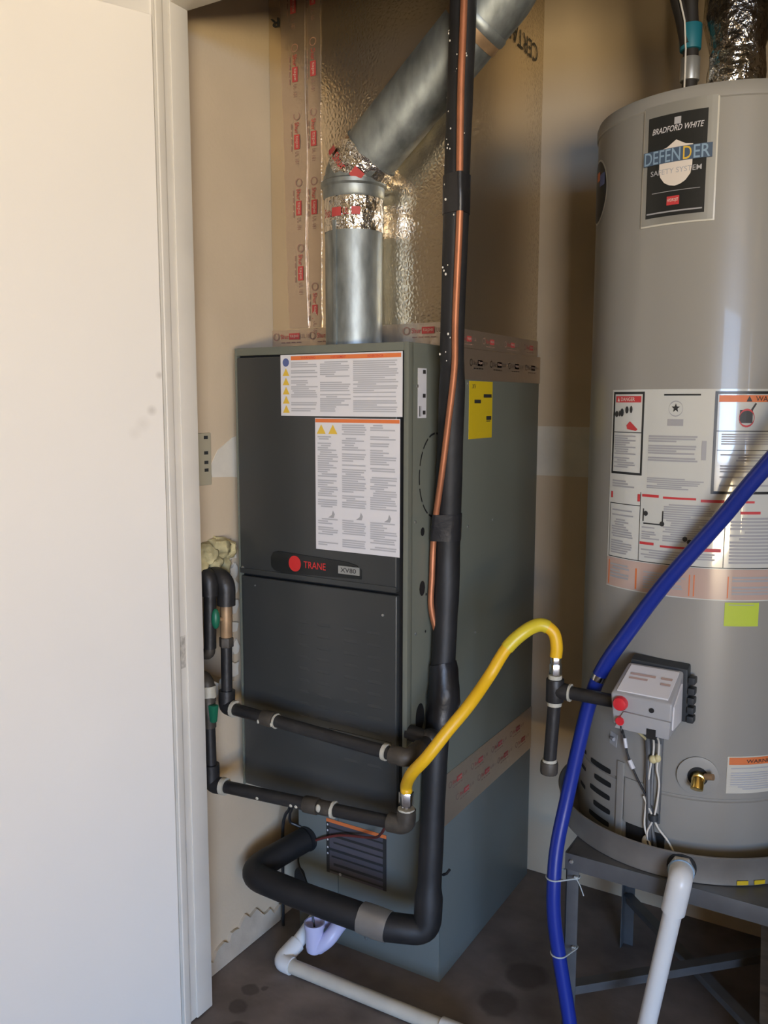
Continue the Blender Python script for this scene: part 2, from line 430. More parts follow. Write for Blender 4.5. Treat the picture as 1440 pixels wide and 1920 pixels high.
# spray foam around the pipes above the hole
fo = MB()
for (y, z, ry, rz, rx) in ((-.085, 1.008, .030, .026, .030), (-.045, 1.018, .030, .024, .034), (-.010, 1.008, .020, .024, .024), (-.105, .985, .022, .03, .024), (-.022, .975, .012, .026, .016), (-.060, .985, .018, .022, .026)):
    fo.sphere((XL+.004, y, z), rx, ry, rz, 28, 20, .03)
tag(fo.build('spray_foam', 'foam', jit=.007, jscale=75), 'pale yellow spray foam lump filling the hole above the gas pipes', 'foam')
# outlet cover on the left wall
t = thing('wall_outlet', 'narrow beige outlet cover on the tan drywall beside the door jamb', 'outlet', (XL, -.09, 1.16))
MB().box(XL-.001, XL+.005, -.125, -.055, 1.160, 1.275).build('cover_plate', 'outlet_beige', t, bevel=.002)
for z in (1.19, 1.207, 1.228, 1.262): MB().box(XL+.004, XL+.0058, -.078, -.066, z, z+.007).build('slot', 'print_dark', t, smooth=False)

# ------------------------------------------------------------------ furnace
fu = thing('gas_furnace', 'tall grey gas furnace with dark door panels and white warning labels', 'furnace', (W/2, D/2, h0))
cab = MB().box(0, W, .016, D, h0, ZT)
cab.box(W-.011, W, 0, .02, h0, ZT).box(0, .006, 0, .02, h0, ZT).box(.006, W-.011, 0, .02, ZT-.017, ZT).box(.006, W-.011, .006, .02, h0, h0+.008)
cab = cab.build('cabinet', 'furnace_grey', fu, bevel=.0015)
MB().box(.006, W-.011, .012, .0165, h0+.008, ZT-.017).build('door_recess', 'dark_gap', fu, smooth=False)
ZS = .952
ud = MB().box(.009, W-.024, -.004, .012, ZS+.004, ZT-.021)
ud = ud.build('door_panel', 'door_grey', fu, bevel=.004, seg=3)
MB().box(.009, W-.024, -.0065, 0, ZS+.004, ZS+.016).build('door_lip', 'door_grey', ud, bevel=.002)
ld = MB().box(.009, W-.024, -.002, .012, h0+.004, ZS-.003).build('door_panel', 'door_grey', fu, bevel=.004, seg=3)
for (a, b, zz) in ((.165, .205, 10), (.215, .262, 10), (.285, .335, 12), (.345, .392, 12)):
    for k in range(zz):
        z = ZS-.09-k*.0265
        MB().hexa([(a,-.0016,z-.003),(b,-.0016,z-.003),(b,-.0016,z+.006),(a,-.0016,z+.006),(a+.012,-.0028,z-.001),(b-.012,-.0028,z-.001),(b-.012,-.0022,z+.004),(a+.012,-.0022,z+.004)]).build('louver', 'door_grey', ld, smooth=False)
MB().box(.25, .41, -.0045, 0, .626, .634).build('rib', 'door_grey', ld, bevel=.002)
MB().box(.27, .41, -.0045, 0, .598, .606).build('rib', 'door_grey', ld, bevel=.002)
mF = plane((0, -.004, 0), (1, 0, 0), (0, 0, 1)); mF2 = plane((0, -.002, 0), (1, 0, 0), (0, 0, 1))
mS = plane((W, 0, 0), (0, 1, 0), (0, 0, 1))
def screw(m, a, b, parent, r=.004):
    return MB().prism(m, [(a+r*math.cos(k*math.pi/5), b+r*math.sin(k*math.pi/5)) for k in range(10)], 0, .002).build('screw', 'screw', parent, bevel=.0006)
screw(mF, .016, .968, fu); screw(mF2, .388, .905, fu, .003); screw(mF2, .05, .93, fu, .002)
# nameplate
bdg = MB().prism(mF, [(.100, .980), (.108, .972), (.13, .968), (.337, .975), (.337, .995), (.325, 1.004), (.30, 1.009), (.12, 1.016), (.106, 1.012), (.099, 1.0)], -.001, .003).build('name_badge', 'badge_black', fu, bevel=.001)
MB().disc(mF, .166, .9925, .0165, .0175, .0036).build('round_logo', 'logo_red', bdg, smooth=False)
MB().text(mF, 'TRANE', .190, .248, .9855, 1.0005, .0036).build('brand_lettering', 'logo_red', bdg, smooth=False)
mp_ = MB().slab(mF, .281, .334, .983, 1.0, .002, base=.003).build('model_plate', 'silver', bdg, smooth=False)
MB().text(mF, 'XV80', .287, .326, .9865, .9965, .0054).build('model_lettering', 'print_dark', mp_, smooth=False)
# warning label sheets on the upper door
rng = random.Random(11)
l1 = MB().slab(mF, .132, .4335, 1.3135, 1.4425, .0008).build('warning_label', 'label_white', fu, smooth=False)
MB().rect(mF, .160, .4305, 1.431, 1.4395, .0013).build('orange_header', 'print_orange', l1, smooth=False)
tl = MB()
for a0, a1 in ((.160, .230), (.2355, .3125), (.318, .428)): textlines(mF, tl, a0, a1, 1.4265, 1.319, .0042, rng, .62, gaps=.12)
stuff(tl.build('text_lines', 'label_grey', l1, smooth=False))
hd = MB()
for a0, txt in ((.186, 'WARNING'), (.262, 'AVERTISSEMENT'), (.352, 'ADVERTENCIA')): hd.text(mF, txt, a0, a0+.038, 1.433, 1.4378, .0016)
stuff(hd.build('header_lettering', 'print_red', l1, smooth=False))
MB().disc(mF, .1465, 1.4265, .0085, .0088, .0014).build('hazard_symbol', 'print_blue', l1, smooth=False)
for k in range(5):
    b = 1.398-k*.0195
    s_ = MB().poly(mF, [(.1375, b), (.1555, b), (.1465, b+.0165)], .0014).build('hazard_symbol', 'print_yellow', l1, smooth=False)
l2 = MB().slab(mF, .2215, .4285, 1.030, 1.3095, .0008, base=.0).build('warning_label', 'label_white', fu, smooth=False)
MB().rect(mF, .2225, .4275, 1.3005, 1.3080, .0013).build('orange_header', 'print_orange', l2, smooth=False)
tl = MB()
for a0, a1, t0 in ((.228, .280, 1.272), (.290, .350, 1.297), (.359, .423, 1.297)):
    textlines(mF, tl, a0, a1, t0, 1.118, .0046, rng, .62, gaps=.13); textlines(mF, tl, a0, a1, 1.098, 1.036, .0046, rng, .62, gaps=.13)
stuff(tl.build('text_lines', 'label_grey', l2, smooth=False))
for a in (.226, .2555): MB().poly(mF, [(a, 1.2765), (a+.023, 1.2765), (a+.0115, 1.2965)], .0014).build('hazard_symbol', 'print_yellow', l2, smooth=False)
for a in (.262, .332, .400): MB().poly(mF, [(a-.008, 1.100), (a+.006, 1.100), (a+.009, 1.108), (a+.004, 1.116), (a+.001, 1.106)], .0014).build('small_drawing', 'print_grey', l2, smooth=False)
# right side of the cabinet
rp = MB().slab(mS, .038, .074, 1.311, 1.411, .0006).build('rating_plate', 'label_white', fu, smooth=False)
tl = MB()
for b in (1.318, 1.352, 1.40): tl.rect(mS, .058, .070, b, b+.008, .001)
tl.rect(mS, .043, .046, 1.314, 1.335, .001).rect(mS, .049, .051, 1.314, 1.335, .001); stuff(tl.build('print', 'print_dark', rp, smooth=False))
kn = MB()
for k in range(14):
    a = 90+k*360/14; kn.ring(mS, .116, 1.190, .072, .090, .004, .0007, 6, a+2.5, a+23)
kn.build('knockout_ring', 'dark_gap', fu, smooth=False)
for a, b, ra, rb in ((.062, 1.076, .0085, .0095), (.062, .956, .0125, .0165), (.056, .677, .019, .031), (.080, .94, .003, .003), (.078, .86, .003, .003)):
    MB().disc(mS, a, b, ra, rb, .0007, 10 if rb < .02 else 28).build('knockout_hole', 'dark_gap', fu, smooth=False)
for a, b in ((.035, 1.375), (.03, 1.10), (.035, .865), (.33, .80), (.42, 1.06), (.28, 1.06), (.27, 1.385)): screw(mS, a, b, fu, .0035)
ys = MB().slab(mS, .278, .406, 1.260, 1.391, .0006).build('yellow_sticker', 'yellow_sticker', fu, smooth=False)
pr = MB().text(mS, 'XV', .292, .312, 1.374, 1.384, .0012)
for a0, a1, b0, b1 in ((.355, .400, 1.354, 1.362), (.305, .340, 1.341, 1.349), (.372, .400, 1.302, 1.311), (.372, .395, 1.298, 1.300)): pr.rect(mS, a0, a1, b0, b1, .0012)
stuff(pr.build('print', 'print_dark', ys, smooth=False))

# ------------------------------------------------------------------ coil cabinet under the furnace
CX, CY = .045, .157
co = thing('coil_cabinet', 'squat blue-grey evaporator coil cabinet standing on the floor under the furnace', 'cabinet', ((CX+W)/2, (CY+D)/2, 0))
MB().box(CX, W, CY+.004, D, 0, h0).build('shell', 'coil_grey', co, bevel=.002)
MB().box(CX, .163, CY, CY+.006, .012, h0-.004).build('pipe_panel', 'coil_grey', co, bevel=.001)
fp = MB().box(.1655, W, CY, CY+.006, .012, h0-.004).build('front_panel', 'coil_grey', co, bevel=.001)
mC = plane((0, CY, 0), (1, 0, 0), (0, 0, 1))
screw(mC, .172, .190, co); screw(mC, .245, .045, co)
cl = MB().slab(mC, .131, .3035, .186, .327, .0008).build('warning_label', 'coil_label', co, smooth=False)
MB().rect(mC, .131, .3035, .318, .327, .0014).build('orange_header', 'print_orange', cl, smooth=False)
pr = MB().rect(mC, .131, .140, .186, .317, .0014).rect(mC, .294, .3035, .186, .317, .0014)
for k in range(7):
    b = .305-k*.0185; pr.rect(mC, .140+.006*(k % 3), .294, b-.0022*(1+k % 2), b+.0022, .0014)
stuff(pr.build('print', 'print_dark', cl, smooth=False))
ds = MB()
for b in (.311, .296, .272, .252, .236): ds.disc(mC, .1355, b, .0022, .003, .002, 8)
stuff(ds.build('white_dots', 'label_white', cl, smooth=False))
MB().tube([(.07, CY-.006, .255), (.07, CY+.006, .255)], .032, 24).build('rubber_grommet', 'insulation', co, bevel=.003)
MB().prism(mC, [(.030+.018+.017*math.cos(a), .128+.024*math.sin(a)+(.02 if math.sin(a) > 0 else -.02)) for a in [2*math.pi*k/20 for k in range(20)]], 0, .0015).build('access_slot', 'dark_gap', co, smooth=False)
# foil tape between furnace and coil cabinet on the side
def stamp(m, red, pale, a, b, s=1.0, along=(1, 0), dull=None):
    # one printed repeat: ring mark, lettering, red block with pale lettering
    ax = along; px = (-ax[1], ax[0])
    def mm(u, v, d): return m(a+ax[0]*u*s+px[0]*v*s, b+ax[1]*u*s+px[1]*v*s, d)
    (dull or red).ring(mm, -.045, 0, .010, .010, .0025, .0016, 14)
    red.text(mm, 'Shur', -.030, -.004, -.006, .006, .0016)
    red.rect(mm, -.002, .032, -.008, .008, .0016)
    pale.text(mm, 'tape', .001, .029, -.005, .005, .0022)
    for k in range(4): (dull or red).rect(mm, -.028+k*.017, -.015+k*.017, -.017, -.0145, .0016)
    (dull or red).text(mm, 'UL 181', .037, .066, -.005, .005, .0016)
tp = MB().slab(mS, .160, D+.001, .378, .500, .0012).build('foil_tape', 'tape_foil', co, smooth=False)
red = MB(); pale = MB(); dul = MB()
for k in range(4):
    stamp(mS, red, pale, .24+k*.12, .468, .8, dull=dul); stamp(mS, red, pale, .28+k*.12, .424, .8, dull=dul)
stuff(red.build('red_print', 'tape_red', tp, smooth=False)); stuff(pale.build('pale_lettering', 'tape_pale', tp, smooth=False)); stuff(dul.build('faded_print', 'tape_dull', tp, smooth=False))
MB().poly(mC, [(.385, .438), (.43, .438), (.43, .392), (.415, .396)], .003).build('tape_end', 'crinkle_foil', co, smooth=False)

# ------------------------------------------------------------------ return plenum on the furnace
PY, PB = .175, .69
pl = thing('return_plenum', 'tall foil-faced duct board plenum standing on the furnace', 'plenum', (W/2, .44, ZT))
MB().box(XL+.001, W, PY, PB, ZT, CEIL).build('duct_board', 'board_foil', pl, bevel=.003)
mP = plane((0, PY, 0), (1, 0, 0), (0, 0, 1))
def wavy(m, a0t, a1t, zt, a0b, a1b, zb, t=.0014, n=40, amp=.0015, seed=0):
    mb = MB(); V = []; F = []; r = random.Random(seed)
    for i in range(n+1):
        f = i/n; z = zt+(zb-zt)*f; w0 = r.uniform(-amp, amp); w1 = r.uniform(-amp, amp)
        A = a0t+(a0b-a0t)*f+w0; B = a1t+(a1b-a1t)*f+w1
        V += [m(A, z, .0), m(A, z, t), m((A+B)/2, z, t+abs(r.gauss(0, amp*.8))), m(B, z, t+abs(r.gauss(0, amp*.5))), m(B, z, 0)]
    for i in range(n):
        for k in range(4): F.append((5*i+k, 5*i+k+1, 5*(i+1)+k+1, 5*(i+1)+k))
    return mb.add(V, F)
ta = wavy(mP, .000, .077, CEIL-.01, .022, .079, 1.515, seed=1).build('foil_tape', 'tape_foil', pl)
tb = wavy(mP, .080, .118, CEIL-.01, .078, .116, 1.515, seed=2).build('foil_tape', 'tape_foil', pl)
red = MB(); pale = MB(); dul = MB()
mPt = lambda a, b, d: mP(a, b, d+.002)
for k in range(6): stamp(mPt, red, pale, .058-.0035*k, 1.655+k*.147, .95, (0, -1), dull=dul)
stuff(red.build('red_print', 'tape_red', ta, smooth=False)); stuff(pale.build('pale_lettering', 'tape_pale', ta, smooth=False)); stuff(dul.build('faded_print', 'tape_dull', ta, smooth=False))
red = MB(); pale = MB(); dul = MB()
for k, z in enumerate((1.565, 1.80, 1.95, 2.10, 2.25)): stamp(mPt, red, pale, .098, z, .95, (0, -1), dull=dul)
stuff(red.build('red_print', 'tape_red', tb, smooth=False)); stuff(pale.build('pale_lettering', 'tape_pale', tb, smooth=False)); stuff(dul.build('faded_print', 'tape_dull', tb, smooth=False))
tc_ = MB().slab(mP, XL+.001, W+.001, ZT, 1.513, .0016).build('foil_tape', 'tape_foil', pl, smooth=False)
red = MB(); pale = MB(); dul = MB()
for a in (.024, .13, .382): stamp(mPt, red, pale, a, 1.497, .9, dull=dul)
stuff(red.build('red_print', 'tape_red', tc_, smooth=False)); stuff(pale.build('pale_lettering', 'tape_pale', tc_, smooth=False)); stuff(dul.build('faded_print', 'tape_dull', tc_, smooth=False))
MB().tube(spline([(.079, PY-.003, 1.52), (.074, PY-.004, 1.7), (.080, PY-.003, 1.9), (.077, PY-.005, 2.05), (.079, PY-.003, 2.4)], 8), .0016, 6).build('tape_crease', 'tape_foil', pl)
td = MB().slab(mS, PY-.001, PB+.002, 1.463, 1.503, .0014).build('foil_tape', 'tape_foil', pl, smooth=False)
te = MB().slab(mS, .02+PY, D+.002, 1.393, 1.462, .0016).build('foil_tape', 'tape_foil', pl, smooth=False)
red = MB(); pale = MB(); dul = MB()
for k in range(4): stamp(mS, red, pale, .26+k*.125, 1.483, .75, dull=dul)
stuff(red.build('red_print', 'tape_red', td, smooth=False)); stuff(pale.build('pale_lettering', 'tape_pale', td, smooth=False)); stuff(dul.build('faded_print', 'tape_dull', td, smooth=False))
red = MB(); pale = MB(); dul = MB()
for k in range(4): stamp(mS, red, pale, .32+k*.11, 1.432, .8, dull=dul)
stuff(red.build('red_print', 'tape_red', te, smooth=False)); stuff(pale.build('pale_lettering', 'tape_pale', te, smooth=False)); stuff(dul.build('faded_print', 'tape_dull', te, smooth=False))
mSl = lambda a, b, d: mS(a, b, d)
MB().text(mS, 'CERTAINTEED', .30, .645, 2.18, 2.222, .0012, rot=180).build('board_lettering', 'print_dark', pl, smooth=False)
MB().text(mP, 'R', -.022, .002, 2.195, 2.215, .0016, rot=180).build('board_lettering', 'print_dark', pl, smooth=False)

# ------------------------------------------------------------------ flue vent
fx, fy, fr = .250, .1035, .0615
fl = thing('flue_vent', 'galvanised flue pipe rising from the furnace and slanting up to the right', 'flue pipe', (fx, fy, ZT))
MB().lathe([(fr, ZT-.005), (fr, 1.775)], (fx, fy), 40).build('vertical_pipe', 'galvanised', fl)
MB().box(fx-.012, fx-.003, fy-fr-.0035, fy-fr+.006, ZT, 1.72).build('pipe_seam', 'galvanised', fl, bevel=.002)
MB().lathe([(fr+.001, 1.70), (fr+.0015, 1.703), (fr+.002, 1.765), (fr+.001, 1.768)], (fx, fy), 60, jit=.0009).build('foil_band', 'crinkle_foil', fl)
mV = lambda a, b, d: Vector((fx+(fr+.0025+d)*math.sin(a), fy-(fr+.0025+d)*math.cos(a), b))
red = MB()
for a0, a1, b0, b1 in ((-.20, .16, 1.726, 1.744), (.50, .78, 1.728, 1.744)): red.rect(mV, a0, a1, b0, b1, .0015, 5)
red.text(mV, 'Shur', -.58, -.25, 1.726, 1.744, .0018).text(mV, 'UL', .22, .42, 1.728, 1.742, .0018)
stuff(red.build('print', 'tape_red', fl, smooth=False))
MB().lathe([(fr+.001, 1.768), (fr+.004, 1.772), (fr+.005, 1.79), (fr+.009, 1.794), (fr+.009, 1.802), (fr+.004, 1.806), (fr+.003, 1.815)], (fx, fy), 48).build('elbow_collar', 'galvanised', fl)
dx, dz = .759, .651
E0 = Vector((fx, fy, 1.81)); K = Vector((fx, fy, 1.822)); 
def along(t): return Vector((fx+dx*t, fy, 1.822+dz*t))
el = fillet([(fx, fy, 1.775), K, along(.13)], .055, 5)
MB().tube([(fx, fy, 1.80)]+[el[i] for i in (1, 3, 5)]+[along(.06)], [fr+.002]*5, 36).build('elbow', 'galvanised', fl)
cr = MB().tube([along(-.012)+Vector((0, 0, .004)), along(.012), along(.035), along(.058)], [fr+.004, fr+.005, fr+.004, fr+.003], 40, False)
cr.build('foil_band', 'crinkle_foil', fl, jit=.004, jscale=45)
mD = lambda a, b, d: along(b)+(Vector((0, -1, 0))*math.cos(a)+Vector((dz, 0, -dx))*math.sin(a))*(fr+.0085+d)
red = MB()
for a0, a1, b0, b1 in ((-.80, -.45, .004, .022), (.45, .80, .012, .034)): red.rect(mD, a0, a1, b0, b1, .001, 5)
red.text(mD, 'Shur', -.3, .25, .006, .024, .0012)
stuff(red.build('print', 'tape_red', fl, smooth=False))
MB().tube([along(.055), along(.378)], fr, 40, False).build('slanted_pipe', 'galvanised', fl)
nrm = Vector((-dz, 0, dx))
MB().tube([along(.37), along(.374), along(.384), along(.390)], [fr+.001, fr+.004, fr+.004, fr+.001], 40, False).build('pipe_bead', 'galvanised', fl)
up_ = fillet([along(.385), along(.47), along(.47)+Vector((0, 0, .336))], .075, 6)
MB().tube(up_, fr+.001, 36, False).build('elbow', 'galvanised', fl)
MB().tube([along(.352), along(.372)], fr+.0015, 40, False).build('yellow_glint_band', 'brass_dull', fl)  # brassy colour paints a faint yellowish reflection onto the flue

# ------------------------------------------------------------------ refrigerant lines
ln = thing('suction_line', 'thick black insulated refrigerant line running down beside the furnace and into the coil', 'pipe', (.475, .05, .2))
LP = [(0.550, 0.022, 2.455), (0.549, 0.010, 2.068), (0.549, 0.002, 1.916), (0.548, -.006, 1.758), (0.546, -.003, 1.698), (0.516, 0.046, 1.451), (0.506, 0.069, 1.378), (0.476, 0.114, 1.068), (0.476, 0.112, 0.954), (0.477, 0.101, 0.805), (0.476, 0.084, 0.668), (0.475, 0.069, 0.554), (0.475, 0.055, 0.379), (0.475, 0.045, 0.26)]
vert = spline(LP, 5)
low = fillet([(.475, .047, .27), (.475, .040, .207), (.40, .004, .212)], .045, 7)[1:]
bend = fillet([(.40, .004, .212), (.20, -.012, .222), (.022, -.022, .236), (.068, .150, .255)], .055, 9)[1:]
path = vert[:-1]+low+bend
rad = []
for i, p in enumerate(path): rad.append((.0240 if p.z > 1.4 else .0262)+.0012*noise.noise(Vector(p)*14)+(.0045 if p.z < .30 else 0)+(.002 if .9 < p.z < 1.2 else 0))
MB().tube(path, rad, 22).build('insulation_sleeve', 'insulation', ln)
def band(z0, z1, r, name='black_tape_band', m='black_tape', n=8):
    pts = []
    for k in range(n+1):
        z = z0+(z1-z0)*k/n
        for i in range(len(vert)-1):
            if (vert[i].z-z)*(vert[i+1].z-z) <= 0:
                f = (z-vert[i].z)/((vert[i+1].z-vert[i].z) or 1); pts.append(vert[i].lerp(vert[i+1], f)); break
    return pts
CPp = [(.566, -.007, 2.455), (.564, -.018, 2.055), (.564, -.026, 1.905), (.566, -.031, 1.75), (.565, -.026, 1.691), (.539, .013, 1.499), (.528, .034, 1.409), (.509, .048, 1.305), (.489, .0605, 1.197), (.4698, .0741, 1.112), (.4587, .0848, 1.053), (.4563, .0845, .979), (.4555, .084, .909), (.470, .098, .83)]
copper_path = spline(CPp, 5)
def path_at(path, z):
    for p, q in zip(path, path[1:]):
        if (p.z-z)*(q.z-z) <= 0 and p.z != q.z: return p.lerp(q, (z-p.z)/(q.z-p.z))
def tape_wrap(z0, z1, r1, n=28, k=6):     # tape pulled around the sleeve and the copper tube together
    V = []; F = []
    for i in range(k+1):
        z = z0+(z1-z0)*i/k; c1 = path_at(vert, z); c2 = path_at(copper_path, z)
        for j in range(n):
            d = Vector((math.cos(2*math.pi*j/n), math.sin(2*math.pi*j/n), 0))
            q = c2+d*.0078 if (c2-c1).dot(d)+.0078 > r1 else c1+d*r1
            V.append((q.x, q.y, z))
    for i in range(k):
        for j in range(n): F.append((i*n+j, i*n+(j+1) % n, (i+1)*n+(j+1) % n, (i+1)*n+j))
    F.append(tuple(range(n-1, -1, -1))); F.append(tuple(k*n+j for j in range(n)))
    return MB().add(V, F).build('tape_wrap', 'black_tape', ln)
tape_wrap(1.690, 1.758, .0258)
tape_wrap(1.055, 1.112, .0298)
MB().tube([p+Vector((.007*math.sin(math.pi*k/10)**.5, 0, 0)) for k, p in enumerate(band(.64, .79, 0, n=10))], [.0285, .0305, .033, .0325, .033, .035, .034, .033, .032, .0305, .0285], 22).build('tape_wrap', 'black_tape', ln, jit=.003, jscale=30)
MB().sphere((.499, .108, .706), .014, .018, .018, 12, 8).build('tape_lump', 'black_tape', ln)
MB().tube([(.335, -.0015, .2165), (.372, .0005, .2145), (.40, .004, .212)], .0338, 22).build('foil_band', 'pan_metal', ln, jit=.0015, jscale=60)
rg = random.Random(5)
sp = MB()
for k in range(46):
    p = vert[rg.randrange(3, 26)]; a = rg.uniform(-1.2, .9); q = p+Vector((math.sin(a)*.0245, -math.cos(a)*.0245, rg.uniform(-.03, .03))); s = rg.uniform(.0008, .0022)
    sp.sphere(q, s, s, s*1.3, 6, 4)
stuff(sp.build('plaster_specks', 'plaster', ln))
MB().tube([(.475+.027, .06, .335), (.512, .058, .342), (.518, .06, .352)], .003, 8).build('tape_tail', 'black_tape', ln)
cp = thing('liquid_line', 'thin bare copper tube strapped along the black insulated line', 'copper tube', (.495, .0, .93))
MB().tube(copper_path, .0066, 12).build('tube', 'copper', cp)

# ------------------------------------------------------------------ gas piping
pr_ = .0135
up_g = thing('gas_pipe', 'black iron gas pipe crossing the furnace door and turning into its side', 'gas pipe', (.03, -.075, .66), 'black iron gas pipes before the furnace')
PA, PBt = Vector((.036, -.078, .662)), Vector((.462, -.080, .647))
MB().cyl(PA, PBt, pr_, 18).build('horizontal_pipe', 'black_iron', up_g)
MB().tube(fillet([(.455, -.080, .647), (.492, -.080, .6455), (.492, -.030, .648)], .022, 6), .0185, 18).build('elbow', 'old_iron', up_g)
MB().cyl((.437, -.0795, .648), (.445, -.0797, .6477), .0172, 18).build('thread_sealant', 'pipe_dope', up_g)
MB().cyl((.492, -.04, .648), (.492, .03, .655), pr_, 16).build('nipple', 'black_iron', up_g)
MB().cyl((.492, .012, .654), (.440, .014, .658), .0165, 16).build('inlet_nipple', 'black_iron', up_g)
MB().sphere((.492, .015, .654), .021, .021, .021, 14, 10).build('tee', 'black_iron', up_g)
MB().cyl((.128, -.0785, .659), (.160, -.0786, .658), .0172, 16).build('coupling', 'old_iron', up_g, bevel=.002)
for x in (.127, .163): MB().sphere((x, -.094, .654), .003, .003, .005, 8, 6).build('sealant_drip', 'pipe_dope', up_g)
MB().cyl((.163, -.0786, .6575), (.1665, -.0786, .6574), .0165, 16).build('thread_sealant', 'pipe_dope', up_g)
MB().tube(fillet([(.045, -.078, .662), (.022, -.076, .663), (.022, -.074, .70)], .02, 6), .0185, 16).build('elbow', 'black_iron', up_g)
MB().cyl((.043, -.078, .662), (.049, -.078, .6618), .019, 16).build('thread_sealant', 'pipe_dope', up_g)
MB().cyl((.022, -.074, .694), (.022, -.074, .699), .0165, 14).build('thread_sealant', 'pipe_dope', up_g)
MB().cyl((.022, -.074, .695), (.022, -.072, .845), .0125, 16).build('riser_pipe', 'black_iron', up_g)
MB().cyl((.022, -.072, .80), (.022, -.072, .822), .0165, 6).build('union_nut', 'old_iron', up_g, bevel=.002)
MB().cyl((.022, -.072, .822), (.023, -.071, .900), .0135, 14).build('valve_body', 'brass_dull', up_g, bevel=.002)
MB().sphere((.019, -.102, .870), .010, .010, .023, 14, 10).build('valve_handle', 'green_plastic', up_g)
MB().cyl((.022, -.076, .864), (.019, -.098, .868), .005, 10).build('valve_stem', 'brass_dull', up_g)
MB().tube(fillet([(.023, -.071, .895), (.024, -.07, .955), (-.05, -.07, .962)], .04, 8), .0205, 18).build('elbow', 'black_iron', up_g)
MB().cyl((.003, -.10, .93), (-.001, -.10, .80), .0135, 14).build('riser_pipe', 'black_iron', up_g)
MB().tube(fillet([(.002, -.10, .92), (.002, -.10, .965), (-.06, -.10, .965)], .03, 6), .019, 14).build('elbow', 'black_iron', up_g)
MB().tube(fillet([(-.001, -.10, .81), (-.002, -.10, .785), (-.055, -.10, .782)], .02, 6), .012, 12).build('riser_pipe', 'old_iron', up_g)

lo_g = thing('gas_pipe', 'black iron gas pipe along the furnace bottom edge feeding the yellow connector', 'gas pipe', (.025, -.12, .49), 'black iron gas pipes before the furnace')
LA, LB = Vector((.030, -.116, .494)), Vector((.452, -.073, .499))
def lp(t): return LA.lerp(LB, t)
MB().cyl(LA, LB, .0138, 18).build('horizontal_pipe', 'black_iron', lo_g)
MB().tube(fillet([lp(.03), (.010, -.118, .492), (.010, -.118, .54)], .024, 7), .0185, 18).build('elbow', 'black_iron', lo_g)
MB().cyl(lp(.02), lp(.045), .0195, 16).build('thread_sealant', 'pipe_dope', lo_g)
MB().cyl((.010, -.118, .53), (.008, -.118, .655), .0125, 16).build('riser_pipe', 'black_iron', lo_g)
MB().cyl((.008, -.118, .625), (.007, -.118, .690), .0155, 12).build('valve_body', 'old_iron', lo_g, bevel=.002)
MB().hexa([(.020,-.130,.642),(.032,-.130,.642),(.032,-.118,.642),(.020,-.118,.642),(.017,-.132,.682),(.036,-.132,.682),(.036,-.116,.682),(.017,-.116,.682)]).build('valve_handle', 'green_plastic', lo_g, bevel=.003)
MB().cyl((.006, -.118, .672), (.022, -.124, .672), .005, 10).build('valve_stem', 'brass_dull', lo_g)
MB().tube(fillet([(.007, -.118, .685), (.005, -.118, .735), (-.06, -.112, .74)], .03, 6), .0165, 14).build('elbow', 'old_iron', lo_g)
MB().cyl((.006, -.118, .695), (.005, -.118, .72), .0185, 12).build('thread_sealant', 'pipe_dope', lo_g, jit=.003, jscale=80)
MB().cyl(lp(.52), lp(.60), .018, 16).build('coupling', 'old_iron', lo_g, bevel=.003)
MB().cyl(lp(.60), lp(.685), .0158, 16).build('coupling', 'old_iron', lo_g, bevel=.002)
MB().cyl(lp(.68), lp(.692), .0185, 16).build('thread_sealant', 'pipe_dope', lo_g, jit=.002, jscale=90)
MB().sphere(lp(.62)+Vector((0, -.014, .004)), .006, .005, .009, 10, 8).build('sealant_drip', 'pipe_dope', lo_g)
for tt in (.26, .46, .49): MB().sphere(lp(tt)+Vector((0, -.0125, -.004)), .004, .003, .004, 8, 6).build('sealant_drip', 'pipe_dope', lo_g)
MB().tube(fillet([lp(.985), (.484, -.070, .4995), (.484, -.070, .533)], .022, 7), .0195, 18).build('elbow', 'old_iron', lo_g)
MB().cyl((.484, -.07, .530), (.484, -.07, .536), .017, 14).build('thread_sealant', 'pipe_dope', lo_g, jit=.002, jscale=90)

fc = thing('gas_connector', 'bright yellow flexible gas hose bridging from the lower pipe to the drip tee', 'gas hose', (.484, -.07, .535))
FP = [(.484, -.07, .57), (.486, -.073, .588), (.5164, -.105, .631), (.551, -.112, .672), (.582, -.085, .7225), (.608, -.045, .767), (.624, .01, .811), (.651, .03, .866), (.681, .05, .900), (.709, .06, .914), (.731, .068, .901), (.738, .07, .874), (.737, .07, .852)]
FS = spline(FP, 6)
MB().tube(FS, .0120, 16).build('yellow_hose', 'yellow_coat', fc)
seg = [p for p in FS if .650 <= p.x and p.z > .862 and p.x < .722]
MB().tube(seg, .0134, 16).build('label_sleeve', 'yellow_sleeve', fc)
for (c, s) in (((.484, -.07, .545), 1), ((.737, .07, .838), -1)):
    nt_ = MB().cyl((c[0], c[1], c[2]-.001), (c[0], c[1], c[2]+.026 if s == 1 else c[2]+.014), .0155 if s == 1 else .011, 6).build('flare_nut', 'chrome', fc, bevel=.0015)
MB().cyl((.484, -.07, .533), (.484, -.07, .546), .0105, 14).build('end_fitting', 'chrome', fc)
MB().cyl((.737, .07, .815), (.737, .07, .838), .0125, 6).build('flare_nut', 'chrome', fc, bevel=.001)
MB().cyl((.737, .07, .806), (.737, .07, .816), .0135, 14).build('thread_sealant', 'pipe_dope', fc, jit=.002, jscale=90)

